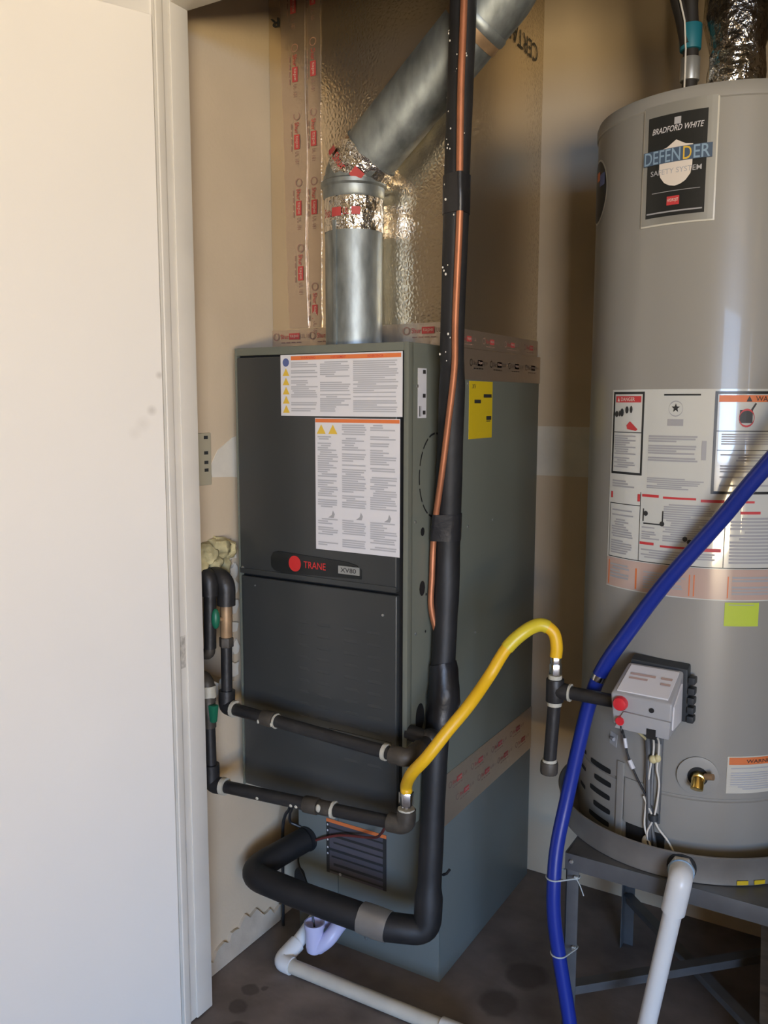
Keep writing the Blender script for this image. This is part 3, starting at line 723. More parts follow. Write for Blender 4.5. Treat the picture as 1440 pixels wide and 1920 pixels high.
dl = thing('gas_drip_leg', 'black iron tee with hanging drip leg beside the water heater', 'gas pipe', (.735, .07, .61))
MB().cyl((.737, .07, .762), (.737, .07, .808), .0175, 18).cyl((.737, .07, .785), (.768, .07, .785), .0165, 18).build('tee', 'black_iron', dl, bevel=.002)
MB().cyl((.7365, .07, .754), (.7365, .07, .763), .0145, 14).build('thread_sealant', 'pipe_dope', dl)
MB().cyl((.7365, .07, .757), (.730, .07, .634), .0128, 16).build('drip_nipple', 'black_iron', dl)
MB().cyl((.730, .07, .636), (.7297, .07, .643), .0145, 14).build('thread_sealant', 'pipe_dope', dl)
MB().cyl((.7298, .07, .638), (.729, .07, .612), .0175, 14).build('cap', 'old_iron', dl, bevel=.004)
MB().cyl((.766, .07, .785), (.7695, .07, .785), .0175, 14).build('thread_sealant', 'pipe_dope', dl)
MB().cyl((.768, .07, .785), (.872, .072, .783), .0128, 16).build('valve_nipple', 'black_iron', dl)

# ------------------------------------------------------------------ water heater
HX, HY, HR = .942, .351, .23
HZ0, HZ1 = .468, 1.888
wh = thing('water_heater', 'tall grey cylindrical gas water heater with warning labels standing in a metal pan', 'water heater', (HX, HY, HZ0))
mH = lambda a, b, d: Vector((HX+(HR+d)*math.sin(a), HY-(HR+d)*math.cos(a), b))
DG = math.pi/180
jk = MB().lathe([(0, HZ0), (HR-.002, HZ0), (HR, HZ0+.003), (HR, .598), (HR-.0025, .600), (HR-.0025, .604), (HR, .606), (HR, 1.862)], (HX, HY), 128)
jk.build('jacket', 'heater_jacket', wh, ang=50)
MB().lathe([(HR+.0005, 1.860), (HR+.0025, 1.862), (HR+.003, 1.878), (HR, 1.886), (HR-.008, HZ1), (0, HZ1+.004)], (HX, HY), 128).build('top_cap', 'heater_cap', wh)
# brand badge
a0, a1 = -23*DG, 10*DG
bd = MB().slab(mH, a0, a1, 1.657, 1.868, .0025, 14).build('brand_badge', 'frame_cream', wh, bevel=.001)
MB().slab(mH, a0+.012, a1-.012, 1.660, 1.865, .0012, 14, .0022).build('badge_border', 'silver', bd, smooth=False)
MB().slab(mH, a0+.05, a1-.075, 1.672, 1.845, .001, 14, .0032).build('badge_panel', 'badge_black', bd, smooth=False)
ca = (a0+a1)/2-.01
SHT = [(-.125, .024), (-.07, .027), (0, .038), (.07, .029), (.125, .027)]; SHB = [(-.125, -.008), (-.115, -.022), (-.08, -.033), (-.04, -.038), (0, -.040), (.04, -.038), (.08, -.033), (.115, -.022), (.125, -.008)]
def lerp_tab(T, x):
    for (a, b), (c, d) in zip(T, T[1:]):
        if a <= x <= c: return b+(d-b)*(x-a)/(c-a)
    return T[-1][1]
V = []; F = []
for k in range(25):
    x = -.125+.25*k/24; V += [mH(ca+x, 1.762+lerp_tab(SHB, x), .0048), mH(ca+x, 1.762+lerp_tab(SHT, x), .0048)]
for k in range(24): F.append((2*k, 2*k+2, 2*k+3, 2*k+1))
MB().add(V, F).build('shield_emblem', 'print_pale', bd, smooth=False)
MB().text(mH, 'BRADFORD WHITE', a0+.085, a1-.10, 1.815, 1.825, .0048, shear=.3).build('brand_lettering', 'label_white', bd, smooth=False)
MB().rect(mH, ca-.02, ca+.03, 1.826, 1.838, .0048, 2).build('small_crest', 'label_grey', bd, smooth=False)
MB().slab(mH, a0+.02, a1-.035, 1.763, 1.787, .001, 14, .0050).build('banner', 'banner_dark', bd, smooth=False)
MB().text(mH, 'DEFEN', a0+.03, a0+.315, 1.764, 1.786, .0064).text(mH, 'ER', a1-.165, a1-.05, 1.764, 1.786, .0064).build('banner_lettering', 'banner_blue', bd, smooth=False)['kind'] = 'stuff'
MB().text(mH, 'D', a0+.335, a1-.18, 1.764, 1.786, .0064).build('banner_letter', 'print_yellow', bd, smooth=False)
MB().text(mH, 'SAFETY SYSTEM', a0+.085, a1-.105, 1.744, 1.753, .0052).build('badge_lettering', 'label_grey', bd, smooth=False)
MB().rect(mH, ca-.055, ca+.04, 1.690, 1.705, .0048, 3).build('red_plate', 'print_red', bd, smooth=False)
MB().text(mH, 'HYDROJET', ca-.048, ca+.033, 1.694, 1.701, .0054).build('plate_lettering', 'print_pale', bd, smooth=False)
tl = MB(); tl.rect(mH, a0+.06, a1-.09, 1.678, 1.6805, .0048, 8); tl.rect(mH, a0+.10, a1-.11, 1.7135, 1.7145, .0048, 8); stuff(tl.build('print', 'print_grey', bd, smooth=False))
# oval emblem on the left flank
ov = MB().oval(mH, -62*DG, 1.755, .235, .062, .0008, 32).build('oval_emblem', 'frame_cream', wh, smooth=False)
MB().oval(mH, -62*DG, 1.755, .222, .058, .0016, 32).build('oval_panel', 'badge_black', ov, smooth=False)
MB().rect(mH, -58*DG, -51*DG, 1.762, 1.785, .0026, 3).build('print', 'print_blue', ov, smooth=False)
MB().rect(mH, -63*DG, -58*DG, 1.775, 1.792, .0026, 3).build('print', 'print_orange', ov, smooth=False)
# the big sheet of instructions
g0, g1 = -37.2*DG, 64*DG
sh = MB().slab(mH, g0, g1, .985, 1.367, .0006, 60).build('instruction_sheet', 'heater_label', wh, smooth=True)
MB().rect(mH, g0+.004, g1-.004, .987, 1.043, .0010, 50).build('pink_panel', 'heater_pink', sh)
def frame(mb, a0, a1, b0, b1, w, wb, d=.0012):
    mb.rect(mH, a0, a1, b1-wb, b1, d, 12); mb.rect(mH, a0, a1, b0, b0+wb, d, 12); mb.rect(mH, a0, a0+w, b0, b1, d, 1); mb.rect(mH, a1-w, a1, b0, b1, d, 1)
c0, c1, c2, c3 = -36*DG, -17.4*DG, 13.9*DG, 60*DG
mb = MB(); frame(mb, c0, c1, 1.207, 1.363, .018, .0045); frame(mb, c2, c3, 1.180, 1.363, .022, .005)
mb.rect(mH, c0+.01, c1-.01, 1.286, 1.2875, .0012, 6); mb.rect(mH, c2+.02, c3, 1.292, 1.2935, .0012, 10); mb.rect(mH, c2+.03, c3, 1.258, 1.2592, .0012, 10)
mb.rect(mH, c0+.002, c0+.007, 1.046, 1.150, .0012).rect(mH, c1-.004, c1+.001, 1.046, 1.176, .0012).rect(mH, c0, c3, 1.0445, 1.046, .0012, 20).rect(mH, 20.5*DG, 20.9*DG, 1.046, 1.17, .0012).rect(mH, c0, c1, 1.149, 1.1505, .0012, 6)
mb.rect(mH, -8*DG, 8*DG, 1.3555, 1.3585, .0012, 8)
mb.build('panel_frames', 'badge_black', sh)
mb = MB().rect(mH, c0+.03, c1-.03, 1.343, 1.355, .0013, 6).rect(mH, c0+.008, c0+.03, 1.160, 1.172, .0013).rect(mH, c1-.03, c1-.006, 1.158, 1.172, .0013, 1)
mb.rect(mH, c1+.012, -8.5*DG, 1.168, 1.173, .0013, 3).rect(mH, 10*DG, 20*DG, 1.164, 1.169, .0013, 4).rect(mH, c1+.006, -10*DG, 1.078, 1.083, .0013, 3).rect(mH, 12*DG, 19.5*DG, 1.074, 1.080, .0013, 3).rect(mH, 24*DG, 33*DG, 1.164, 1.168, .0013, 3).rect(mH, 27*DG, 36*DG, 1.144, 1.149, .0013, 3)
mb.rect(mH, -6.5*DG, 8*DG, 1.167, 1.171, .0013, 4).rect(mH, -7*DG, 9*DG, 1.076, 1.080, .0013, 4)
mb.ring(mH, 27.5*DG, 1.316, .058, .0165, .0035, .0018, 30)
mb.poly(mH, [(-25*DG, 1.308), (-20.5*DG, 1.293), (-21.5*DG, 1.290), (-26.5*DG, 1.293), (-27*DG, 1.300)], .0013)
stuff(mb.build('red_print', 'print_red', sh))
MB().rect(mH, c2+.03, c3, 1.344, 1.356, .0013, 10).rect(mH, c0+.008, c0+.02, .99, 1.038, .0014).rect(mH, -18.8*DG, -17.9*DG, .99, 1.030, .0014).rect(mH, 6.5*DG, 7*DG, .99, 1.030, .0014).rect(mH, 8.5*DG, 9*DG, .99, 1.030, .0014).rect(mH, 23*DG, 23.5*DG, .99, 1.030, .0014).build('orange_print', 'print_orange', sh)
hd = MB().text(mH, 'DANGER', c0+.09, c1-.09, 1.3455, 1.3525, .0018).poly(mH, [(c0+.05, 1.345), (c0+.075, 1.345), (c0+.0625, 1.353)], .0018); stuff(hd.build('header_lettering', 'print_pale', sh, smooth=False))
mb = MB().text(mH, 'WARNING', 31*DG, 46*DG, 1.3455, 1.3545, .0018).poly(mH, [(27*DG, 1.345), (29.5*DG, 1.345), (28.2*DG, 1.355)], .0018)
mb.rect(mH, 24.5*DG, 30*DG, 1.307, 1.330, .0016, 2).poly(mH, [(29*DG, 1.33), (31*DG, 1.343), (31.6*DG, 1.341), (30*DG, 1.33)], .0016)
star = [((.033 if k % 2 == 0 else .014)*math.sin(k*math.pi/5), (.0085 if k % 2 == 0 else .0036)*math.cos(k*math.pi/5)) for k in range(10)]
mb.poly(mH, [(-2.5*DG+x, 1.333+y) for x, y in star], .0016)
for (x, z, rx, rz) in ((-33.5, 1.321, .022, .006), (-30, 1.324, .02, .008), (-27, 1.329, .018, .007), (-24.5, 1.330, .014, .007), (-31.5, 1.322, .01, .006)): mb.disc(mH, x*DG, z, rx, rz, .0015, 9)
for (x, z) in ((-14.5, 1.137), (-6.5, 1.120), (4, 1.095), (6, 1.09)): mb.disc(mH, x*DG, z, .02, .005, .0015, 8)
mb.rect(mH, -16*DG, -15.4*DG, 1.122, 1.146, .0015).rect(mH, -6.6*DG, -6*DG, 1.118, 1.144, .0015).rect(mH, -15.5*DG, -6.5*DG, 1.117, 1.1195, .0015, 4)
stuff(mb.build('black_print', 'print_dark', sh, smooth=False))
tl = MB(); rng = random.Random(21)
for A, B, t0, b0, p in ((c0+.03, c1-.06, 1.281, 1.216, .0042), (c0+.02, c1-.06, 1.200, 1.180, .005), (c1+.05, c2-.05, 1.205, 1.180, .0036), (c0+.03, c1-.06, 1.143, 1.05, .0046), (c1+.02, -7*DG, 1.112, 1.084, .0042), (-6*DG, 16*DG, 1.162, 1.084, .0042), (c1+.02, 18*DG, 1.070, 1.048, .0046), (c2+.06, c3-.03, 1.288, 1.264, .0042), (c2+.06, c3-.03, 1.252, 1.19, .005), (23*DG, c3, 1.138, 1.05, .0062), (c0+.03, c1-.08, 1.038, .995, .006), (c1+.05, 5*DG, 1.028, .99, .005), (25*DG, c3, 1.03, .99, .006)):
    textlines(mH, tl, A, B, t0, b0, p, rng, .6, 6, .08, .0014)
textlines(mH, tl, c1+.05, c2-.10, 1.283, 1.232, .0044, rng, .7, 6, .1, .0014)
tl.rect(mH, 9.3*DG, 11.3*DG, 1.240, 1.275, .0014, 2).rect(mH, -6*DG, 1*DG, 1.301, 1.313, .0012, 3).ring(mH, -2.5*DG, 1.332, .055, .0145, .002, .0013, 20)
stuff(tl.build('text_lines', 'print_grey', sh))
MB().slab(mH, 22.4*DG, 37.8*DG, .938, .982, .0008, 8).build('lime_note', 'lime_paper', wh, smooth=True)
MB().rect(mH, 24*DG, 35.5*DG, .977, .9785, .0012, 6).build('note_print', 'print_grey', wh)
# lower warning label
wl_ = MB().slab(mH, 27.2*DG, 66*DG, .618, .690, .0012, 16).build('small_warning_label', 'frame_cream', wh)
MB().rect(mH, 28*DG, 66*DG, .674, .688, .0016, 12).build('orange_header', 'print_orange', wl_)
MB().text(mH, 'WARNING', 36*DG, 52*DG, .677, .684, .002).build('header_lettering', 'print_dark', wl_, smooth=False)
tl = MB(); textlines(mH, tl, 29*DG, 64*DG, .668, .622, .0045, rng, .5, 8, .05, .0018); stuff(tl.build('text_lines', 'label_grey', wl_))
# drain valve
mDv = None
cdir = Vector((math.sin(14.4*DG), -math.cos(14.4*DG), 0)); cp_ = mH(14.4*DG, .648, 0)
es = MB().tube([cp_-cdir*.004, cp_+cdir*.003, cp_+cdir*.004], [.0375, .0375, .030], 36).build('drain_escutcheon', 'heater_cap', wh)
MB().tube([cp_+cdir*.0035, cp_+cdir*.0046], .0185, 24).build('drain_opening', 'dark_gap', es)
dv = MB().tube([cp_+cdir*.002, cp_+cdir*.022], .0125, 8).tube([cp_+cdir*.018+Vector((0, 0, .002)), cp_+cdir*.032+Vector((-.003, 0, -.014))], .0115, 16).build('drain_valve', 'brass', wh, bevel=.0015)
MB().tube([cp_+cdir*.012+Vector((.012, 0, .006)), cp_+cdir*.018+Vector((.026, .002, .010))], .006, 10).build('drain_stem', 'brass_dull', dv)
# lower air inlet slots
for j, b in enumerate((.608, .580, .552, .523, .496)):
    A0, A1 = ((-46, -29) if j % 2 == 0 else (-42, -28.5))
    MB().oval(mH, (A0+A1)/2*DG, b, (A1-A0)/2*DG, .0058, .0007, 18, 6).build('air_slot', 'dark_gap', wh, smooth=False)
for j, b in enumerate((.612, .575, .535)):
    MB().oval(mH, -56*DG, b, 4.5*DG, .0045, .0007, 10, 6).build('air_slot', 'dark_gap', wh, smooth=False)
MB().slab(mH, -24.6*DG, -20.6*DG, HZ0+.004, .640, .003, 4).build('seam_strip', 'heater_cap', wh, bevel=.001)
ad = MB().slab(mH, -20*DG, -7.2*DG, .522, .612, .003, 8).build('access_door', 'heater_jacket', wh, bevel=.0012)
MB().slab(mH, -18.5*DG, 1*DG, .472, .520, .0012, 10).build('burner_opening', 'dark_gap', wh, smooth=False)
MB().slab(mH, -8.8*DG, -1.4*DG, .540, .742, .006, 5, -.0005).build('gas_tube_cover', 'steel_stand', wh, bevel=.001)
MB().slab(mH, -9.2*DG, -2*DG, .545, .70, .001, 4, .0056).build('cover_rib', 'heater_cap', wh, bevel=.0004)
MB().prism(mH, [(-30.5*DG, .668), (-26*DG, .664), (-25.5*DG, .690), (-30*DG, .694)], 0, .0015).build('wire_clip', 'valve_grey', wh, smooth=False)
MB().tube([mH(-29*DG, .680, .002), mH(-27*DG, .680, .004)], .004, 8).build('clip_button', 'print_grey', wh)
# gas control valve
va = -2.5*DG
vu = Vector((math.cos(va), math.sin(va), 0)); vn = Vector((math.sin(va), -math.cos(va), 0)); vz = Vector((0, 0, 1))
vc = Vector((.917, .062, 0))
def vp(a, b, d): return vc+vu*a+vn*d+vz*b
mVf = lambda a, b, d: vp(a, b, .042+d)
gv = MB().hexa([vp(-.056,.755,-.04),vp(.054,.755,-.04),vp(.054,.752,.040),vp(-.050,.757,.040),vp(-.048,.856,-.035),vp(.054,.856,-.035),vp(.056,.814,.042),vp(-.056,.816,.042)]).build('gas_valve', 'valve_grey', wh, bevel=.005, seg=3)
MB().hexa([vp(-.046,.752,.036),vp(.053,.750,.036),vp(.053,.750,.046),vp(-.046,.752,.046),vp(-.030,.786,.036),vp(.055,.783,.036),vp(.055,.783,.046),vp(-.030,.786,.046)]).build('front_cover', 'valve_grey', gv, bevel=.003)
ts_n = (vp(0,.868,-.035)-vp(0,.812,.042)); 
st = MB().add([vp(-.046,.8215,.0355), vp(.046,.8215,.0355), vp(.048,.8545,-.026), vp(-.040,.8545,-.026), vp(-.046,.8175,.034), vp(.046,.8175,.034), vp(.048,.8505,-.028), vp(-.040,.8505,-.028)], [(0,1,2,3),(7,6,5,4),(0,4,5,1),(1,5,6,2),(2,6,7,3),(3,7,4,0)]).build('top_sticker', 'label_white', gv, smooth=False)
mT = lambda a, b, d: vp(a, .8215+(.8545-.8215)*b, .0355+(-.026-.0355)*b)+Vector((0, -.0006, .0009))
MB().rect(mT, -.034, .012, .62, .70, 0).rect(mT, -.034, .000, .47, .54, 0).rect(mT, .022, .042, .62, .70, 0).rect(mT, .024, .042, .42, .50, 0).build('sticker_print', 'heater_pink', st, smooth=False)
MB().tube([vp(-.036,.800,.040), vp(-.036,.800,.047), vp(-.036,.800,.052), vp(-.036,.800,.054)], [.0135, .0135, .0115, .006], 24).build('control_knob', 'red_plastic', gv)
MB().tube([vp(-.035,.770,.030), vp(-.035,.767,.049)], .0078, 16).build('igniter_button', 'red_plastic', gv)
MB().cyl(vp(.020,.797,.040), vp(.020,.797,.0435), .0045, 12).build('sight_hole', 'dark_gap', gv)
MB().hexa([vp(.014,.746,.030),vp(.030,.746,.030),vp(.030,.746,.0475),vp(.014,.746,.0475),vp(.014,.764,.030),vp(.030,.764,.030),vp(.030,.764,.0475),vp(.014,.764,.0475)]).build('wire_socket', 'dark_gap', gv, smooth=False)
MB().hexa([vp(.0545,.765,-.020),vp(.0570,.765,-.020),vp(.0570,.765,.034),vp(.0545,.765,.034),vp(.0545,.836,-.020),vp(.0570,.836,-.020),vp(.0580,.808,.034),vp(.0550,.808,.034)]).build('side_label', 'label_white', gv, smooth=False)
MB().hexa([vp(-.058,.757,-.062),vp(.064,.757,-.062),vp(.064,.757,-.040),vp(-.058,.757,-.040),vp(-.045,.868,-.062),vp(.060,.864,-.062),vp(.060,.858,-.038),vp(-.045,.862,-.038)]).build('mounting_bracket', 'valve_dark', gv, bevel=.004)
for b in (.765, .782, .800, .818, .838): MB().obox(vp(.068, b, -.045), vu, vn, vz, .006, .010, .0065).build('bracket_tooth', 'valve_dark', gv, bevel=.002)
# control wires
def wire(name, pts, r, m, parent=wh): return MB().tube(spline(pts, 6), r, 8).build(name, m, parent)
hp = lambda dg, z, d=.012: mH(dg*DG, z, d)
wire('igniter_wire', [vp(-.033,.758,.046), vp(-.034,.742,.036), hp(-19.5,.715,.02), hp(-18.6,.69,.014), hp(-17,.66,.012), hp(-12,.62,.010), hp(-5,.578,.012), hp(-3,.556,.014)], .0020, 'wire_black')
MB().tube([hp(-18.8,.697,.015), hp(-18.0,.678,.014)], .0034, 8).build('wire_sleeve', 'label_white', wh)
MB().tube([hp(-16.2,.655,.013), hp(-14.2,.640,.012)], .0045, 8).build('wire_sleeve', 'label_white', wh)
wire('sensor_wire', [vp(.018,.752,.040), hp(-4,.715,.03), hp(-4.6,.685,.018), hp(-5.6,.665,.015), hp(-6.8,.62,.012), hp(-7.8,.565,.010), hp(-7.6,.53,.012), hp(-5,.50,.012), hp(-4.4,.488,.014)], .0019, 'wire_white')
wire('sensor_wire', [vp(.026,.752,.040), hp(-1.8,.715,.03), hp(-2.4,.68,.018), hp(-2.8,.655,.018), hp(-1.8,.625,.014), hp(-2.4,.585,.014), hp(-3.4,.555,.016), hp(-6,.525,.014), hp(-6,.505,.012)], .0019, 'wire_white')
wire('sensor_wire', [hp(-9,.59,.010), hp(-5.4,.568,.014), hp(-3.2,.552,.016), hp(-1,.535,.014), hp(3,.513,.010), hp(5.8,.492,.010), hp(6.2,.478,.012), hp(5.4,.468,.014)], .0019, 'wire_white')
wire('ground_wire', [vp(-.008,.752,.03), vp(-.006,.742,.02), hp(-8.6,.705,.012), hp(-7.4,.69,.010)], .0026, 'wire_yellow')
MB().sphere(hp(-4.6,.672,.018), .008, .006, .008, 10, 8).build('wire_connector', 'wire_yellow', wh)
MB().sphere(hp(-2.6,.676,.018), .006, .005, .008, 10, 8).build('wire_connector', 'wire_yellow', wh)
MB().tube([hp(-3.6,.562,.015), hp(-3.4,.550,.015)], .009, 10).build('wire_tie', 'valve_dark', wh)
wire('pilot_tube', [vp(.004,.752,.0), hp(-5.4,.70,.012), hp(-5.2,.60,.010), hp(-4.6,.54,.010), hp(-3,.50,.008), hp(-2.4,.478,.008)], .004, 'steel_stand')
wire('burner_tube', [vp(-.008,.754,-.01), hp(-7.6,.70,.012), hp(-6.6,.60,.010), hp(-5.6,.53,.010), hp(-5.6,.49,.006)], .0055, 'steel_stand')
MB().sphere(hp(-6.8, .498, .006), .010, .006, .014, 10, 8).build('burner_fitting', 'pvc_aged', wh)

# vent and water pipe on top of the heater
vt = thing('heater_vent', 'crumpled foil-taped vent pipe on top of the water heater', 'vent pipe', (.966, .352, HZ1))
MB().lathe([(.054, HZ1), (.0535, 1.90), (.0515, 1.93), (.0525, 1.97), (.0505, 2.0), (.049, 2.012)], (.966, .352), 72, jit=.0016).build('foil_collar', 'crinkle_foil', vt, jit=.004, jscale=60)
MB().tube([(.966, .352, 2.005), (.966, .354, 2.04), (.962, .357, 2.075), (.962, .36, 2.12), (.966, .362, 2.20), (.97, .364, CEIL+.002)], [.049, .055, .060, .058, .054, .054], 40).build('foil_elbow', 'dim_reflection_foil', vt, jit=.005, jscale=45)
MB().tube([(.966, .352, HZ1+.001), (.966, .352, HZ1+.010)], .058, 40).build('draft_ring', 'steel_stand', vt)
wp = thing('water_pipe', 'dark insulated water pipe with blue tape on top of the heater', 'pipe', (.885, .33, HZ1))
MB().tube(spline([(.8845, .33, HZ1), (.8845, .33, 2.03), (.880, .33, 2.10), (.872, .33, 2.2), (.866, .33, CEIL+.002)], 4), [.0145]*9+[.016]*4+[.0165]*4, 18).build('pipe', 'dark_pipe', wp)
MB().tube([(.8845, .33, 1.965), (.8845, .33, 2.008)], .0185, 18).build('metal_band', 'silver', wp, bevel=.002)
MB().tube([(.8835, .33, 2.022), (.8815, .33, 2.068)], [.020, .0225], 18).build('blue_tape', 'teal_tape', wp, bevel=.002)
MB().tube(spline([(.8795, .322, 2.03), (.868, .322, 2.08), (.852, .32, 2.14), (.842, .32, 2.22), (.836, .32, CEIL+.002)], 4), .0135, 14).build('pipe', 'dark_pipe', wp)
MB().tube([(.880, .311, HZ1), (.879, .311, 2.02), (.876, .305, 2.07), (.858, .303, 2.14), (.850, .303, 2.2)], .0018, 6).build('bond_wire', 'wire_white', wp)

# ------------------------------------------------------------------ pan, stand and drain
pn = thing('drain_pan', 'round shallow metal drain pan under the water heater', 'pan', (HX, HY, .452))
MB().lathe([(0, .4545), (.266, .4545), (.268, .456), (.270, .505), (.273, .508), (.2735, .5105), (.2705, .5115), (.2665, .507), (.265, .460), (0, .458)], (HX, HY), 96).build('pan_body', 'pan_metal', pn, ang=45)
mPn = lambda a, b, d: Vector((HX+(.270+d)*math.sin(a), HY-(.270+d)*math.cos(a), b))
for A in (30.5, 37.5): MB().slab(mPn, A*DG, (A+4.5)*DG, .4585, .4665, .001, 3).build('yellow_label', 'yellow_sticker', pn, smooth=False)
sd = thing('heater_stand', 'grey steel angle stand holding the water heater above the floor', 'stand', (.98, .31, 0))
sx0, sx1, sy0, sy1, sz = .768, 1.235, .077, .535, .4545
for x, sxn in ((sx0, 1), (sx1, -1)):
    for y, syn in ((sy0, 1), (sy1, -1)):
        a, b = sorted((x, x+sxn*.026)); c, d = sorted((y, y+syn*.003)); e, f = sorted((y, y+syn*.026)); g, i = sorted((x, x+sxn*.003))
        MB().box(a, b, c, d, 0, sz).box(g, i, e, f, 0, sz).build('leg', 'steel_stand', sd, bevel=.0008)
for y0, y1 in ((sy0-.003, sy0), (sy1, sy1+.003)): MB().box(sx0-.002, sx1+.002, y0, y1, sz-.034, sz).build('rail', 'steel_stand', sd, bevel=.0008)
for x0, x1 in ((sx0-.003, sx0), (sx1, sx1+.003)): MB().box(x0, x1, sy0, sy1, sz-.034, sz).build('rail', 'steel_stand', sd, bevel=.0008)
MB().box(sx0, sx1, sy0, sy1, sz-.003, sz).build('deck', 'steel_stand', sd, smooth=False)
for p0, p1, z in (((sx0+.01, sy0+.01), (sx1-.01, sy1-.01), .155), ((sx1-.01, sy0+.01), (sx0+.01, sy1-.01), .125)):
    a = Vector((p0[0], p0[1], z)); b = Vector((p1[0], p1[1], z)); u = (b-a).normalized(); w = Vector((-u.y, u.x, 0))
    MB().obox((a+b)/2, u, w, (0, 0, 1), (b-a).length/2, .0015, .013).obox((a+b)/2+Vector((0, 0, .012)), u, w, (0, 0, 1), (b-a).length/2, .012, .0015).build('cross_brace', 'steel_stand', sd, smooth=False)
for z in (.44, .17, .155): MB().tube([(sx0+.012, sy0-.0035 if z > .4 else sy0, z), (sx0+.012, sy0-.008, z)], .0045, 6).build('bolt', 'screw', sd, bevel=.0008)
MB().tube([(sx0-.002, sy0+.015, .20), (sx0-.008, sy0+.015, .20)], .0045, 6).build('bolt', 'screw', sd, bevel=.0008)

pd = thing('pan_drain_pipe', 'white plastic drain pipe dropping from the side of the heater pan', 'drain pipe', (.92, .02, 0))
pdv = Vector((math.sin(9.5*DG), -math.cos(9.5*DG), 0)); pc = Vector((HX, HY, 0))+pdv*.270+Vector((0, 0, .484))
MB().tube([pc-pdv*.002, pc+pdv*.004], .0265, 24).build('rubber_washer', 'dark_gap', pd)
MB().tube([pc+pdv*.003, pc+pdv*.019], .0245, 6).build('bulkhead_nut', 'pvc_white', pd, bevel=.002)
MB().tube([pc+pdv*.018, pc+pdv*.0205], .0238, 24).build('glue_ring', 'banner_blue', pd)
q0 = pc+pdv*.020; q1 = pc+pdv*.046; qd = Vector((-.155, -.01, -1)).normalized()
MB().tube(fillet([q0, q1, q1+qd*.066], .026, 7), .0215, 24).build('elbow', 'pvc_white', pd)
qe = q1+qd*.055; tlen = (qe.z-.004)/(-qd.z)
MB().tube([qe, qe+qd*tlen], .0168, 22).build('pipe', 'pvc_white', pd)

# blue hose tied to the stand
bh = thing('blue_hose', 'glossy blue hose hanging across the water heater down along the stand leg', 'hose', (.80, .04, .02))
BP = [(1.58, .0, 1.98), (1.36, .03, 1.60), (1.098, .06, 1.243), (1.025, .075, 1.140), (.937, .085, 1.021), (.875, .095, .925), (.819, .106, .831), (.795, .106, .757), (.778, .100, .668), (.763, .088, .568), (.752, .066, .471), (.752, .052, .399), (.757, .045, .328), (.772, .042, .245), (.797, .036, .131), (.82, .02, .03), (.88, -.05, .016), (.98, -.14, .015)]
BS = spline(BP, 7)
MB().tube(BS, .0142, 18).build('hose', 'blue_hose', bh)
def hose_at(z): return min(BS, key=lambda p: abs(p.z-z)+(1 if p.x > .9 else 0))
p = hose_at(.822); i = BS.index(p); MB().tube([BS[i], BS[i+1]], .0152, 16).build('crimp_ring', 'chrome', bh)
def tie(z, lab, tail):
    p = hose_at(z)
    Q = [(p.x+.0156*math.cos(2*math.pi*k/24), p.y+.0156*math.sin(2*math.pi*k/24)) for k in range(24)]
    Q += [(sx0+a, sy0+b) for a, b in ((-.0016, -.0016), (.0276, -.0016), (.0276, .0046), (.0046, .0276), (-.0016, .0276))]
    Q = sorted(set(Q)); hull = []
    for seq in (Q, Q[::-1]):
        part = []
        for q in seq:
            while len(part) > 1 and (part[-1][0]-part[-2][0])*(q[1]-part[-2][1])-(part[-1][1]-part[-2][1])*(q[0]-part[-2][0]) <= 0: part.pop()
            part.append(q)
        hull += part[:-1]
    t = [(x, y, z) for x, y in hull+hull[:1]]
    t_ = thing('cable_tie', lab, 'cable tie', (p.x, p.y, z), 'cable ties on the blue hose')
    MB().tube(t, .0016, 6, False).build('strap', 'cable_tie', t_)
    hx = Vector((sx0+.022, min(y for x, y in hull if x > sx0+.02)-.002, z)); MB().obox(hx, (1, 0, 0), (0, 1, 0), (0, 0, 1), .004, .003, .0035).build('head', 'cable_tie', t_, bevel=.001)
    if tail: MB().tube([hx, hx+Vector((.010, -.004, -.012)), hx+Vector((.018, -.005, -.030))], .0012, 6).build('tail', 'cable_tie', t_)
tie(.408, 'pale cable tie with loose tail around blue hose, higher of the two', True)
tie(.258, 'pale short cable tie around blue hose and stand leg, lower of the two', False)

# ------------------------------------------------------------------ condensate drain on the floor
cdp = thing('condensate_drain', 'white plastic condensate drain pipe lying on the floor before the coil cabinet', 'drain pipe', (.105, .01, 0))
rp_ = .0165
MB().tube([(.118, .008, rp_+.0042), (.47, .012, rp_+.0042), (.56, .013, rp_+.0042)], rp_, 20).build('floor_pipe', 'pvc_aged', cdp)
MB().tube([(.525, .0128, rp_+.0042), (.60, .0136, rp_+.0042)], .0205, 20).build('coupling', 'pvc_white', cdp, bevel=.002)
MB().tube([(.55, .013, rp_+.0042), (1.0, .02-.26, rp_+.0042)], rp_, 18).build('floor_pipe', 'pvc_aged', cdp)
MB().tube(fillet([(.132, .008, rp_+.0042), (.098, .008, rp_+.0042), (.110, .060, .042)], .024, 7), .0205, 20).build('elbow', 'pvc_white', cdp)
MB().tube([(.106, .045, .032), (.128, .125, .088)], .0165, 18).build('riser_pipe', 'pvc_white', cdp)
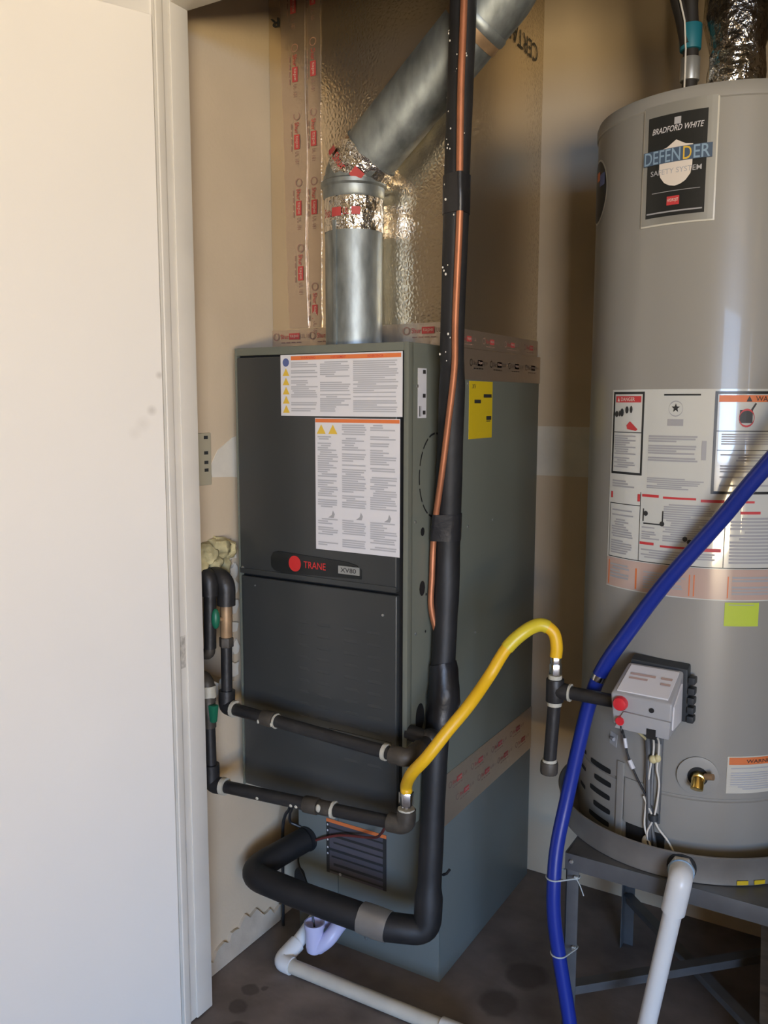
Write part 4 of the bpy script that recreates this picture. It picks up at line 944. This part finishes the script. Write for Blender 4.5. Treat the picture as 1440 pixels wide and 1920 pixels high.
MB().tube([(.128, .120, .084), (.150, .118, .100), (.170, .100, .094)], .018, 16).build('trap_arm', 'pvc_violet', cdp)
MB().lathe([(0, .034), (.012, .034), (.019, .040), (.021, .052), (.022, .098), (.0245, .099), (.025, .112), (.0215, .112), (.0205, .100), (0, .098)], (.160, .062), 24).build('trap_cup', 'pvc_violet', cdp)
MB().tube(fillet([(.168, .064, .050), (.196, .072, .075), (.205, .10, .100), (.205, .158, .104)], .02, 5), .018, 16).build('trap_arm', 'pvc_violet', cdp)

# ------------------------------------------------------------------ loose cables
tag(MB().tube(spline([(.048, .122, .447), (.036, .135, .345), (.018, .138, .312), (.008, .140, .27), (.005, .141, .15), (.002, .144, .006)], 6), .0042, 8).build('power_cable', 'wire_black'), 'black cable hanging straight down beside the coil cabinet', 'cable')
tag(MB().tube(spline([(.066, .112, .447), (.052, .125, .355), (.036, .134, .322), (.030, .142, .296), (.040, .149, .288), (.0535, .155, .282)], 6), .0035, 8).build('control_cable', 'wire_black'), 'thin black cable looping into the rubber grommet of the coil cabinet', 'cable')
tag(MB().tube(spline([(.052, .158, .214), (.052, .146, .208), (.064, .132, .194), (.092, .118, .176), (.126, .09, .160), (.150, .068, .13), (.160, .062, .098)], 6), .0024, 8).build('drain_tube', 'wire_black'), 'thin black tube drooping into the violet-white trap cup', 'tube')
tag(MB().tube(spline([(.1025, .153, .262), (.135, .148, .280), (.185, .146, .300), (.285, .125, .331), (.352, .05, .392), (.405, -.020, .452), (.432, -.036, .476), (.452, -.048, .4925), (.463, -.055, .497)], 6), .0032, 8).build('thermostat_wire', 'wire_red'), 'dull red wire crossing the orange-headed coil cabinet label', 'wire')
# old board leaning under the stand
MB_ = MB(); a = Vector((1.13, .16, .0)); 
tag(MB().hexa([(1.135,.145,0),(1.30,.145,0),(1.30,.165,0),(1.135,.165,0),(1.105,.30,.30),(1.27,.30,.30),(1.27,.318,.305),(1.105,.318,.305)]).build('wooden_board', 'old_wood', bevel=.002), 'dark old wooden board leaning in the shadow under the heater stand', 'board')
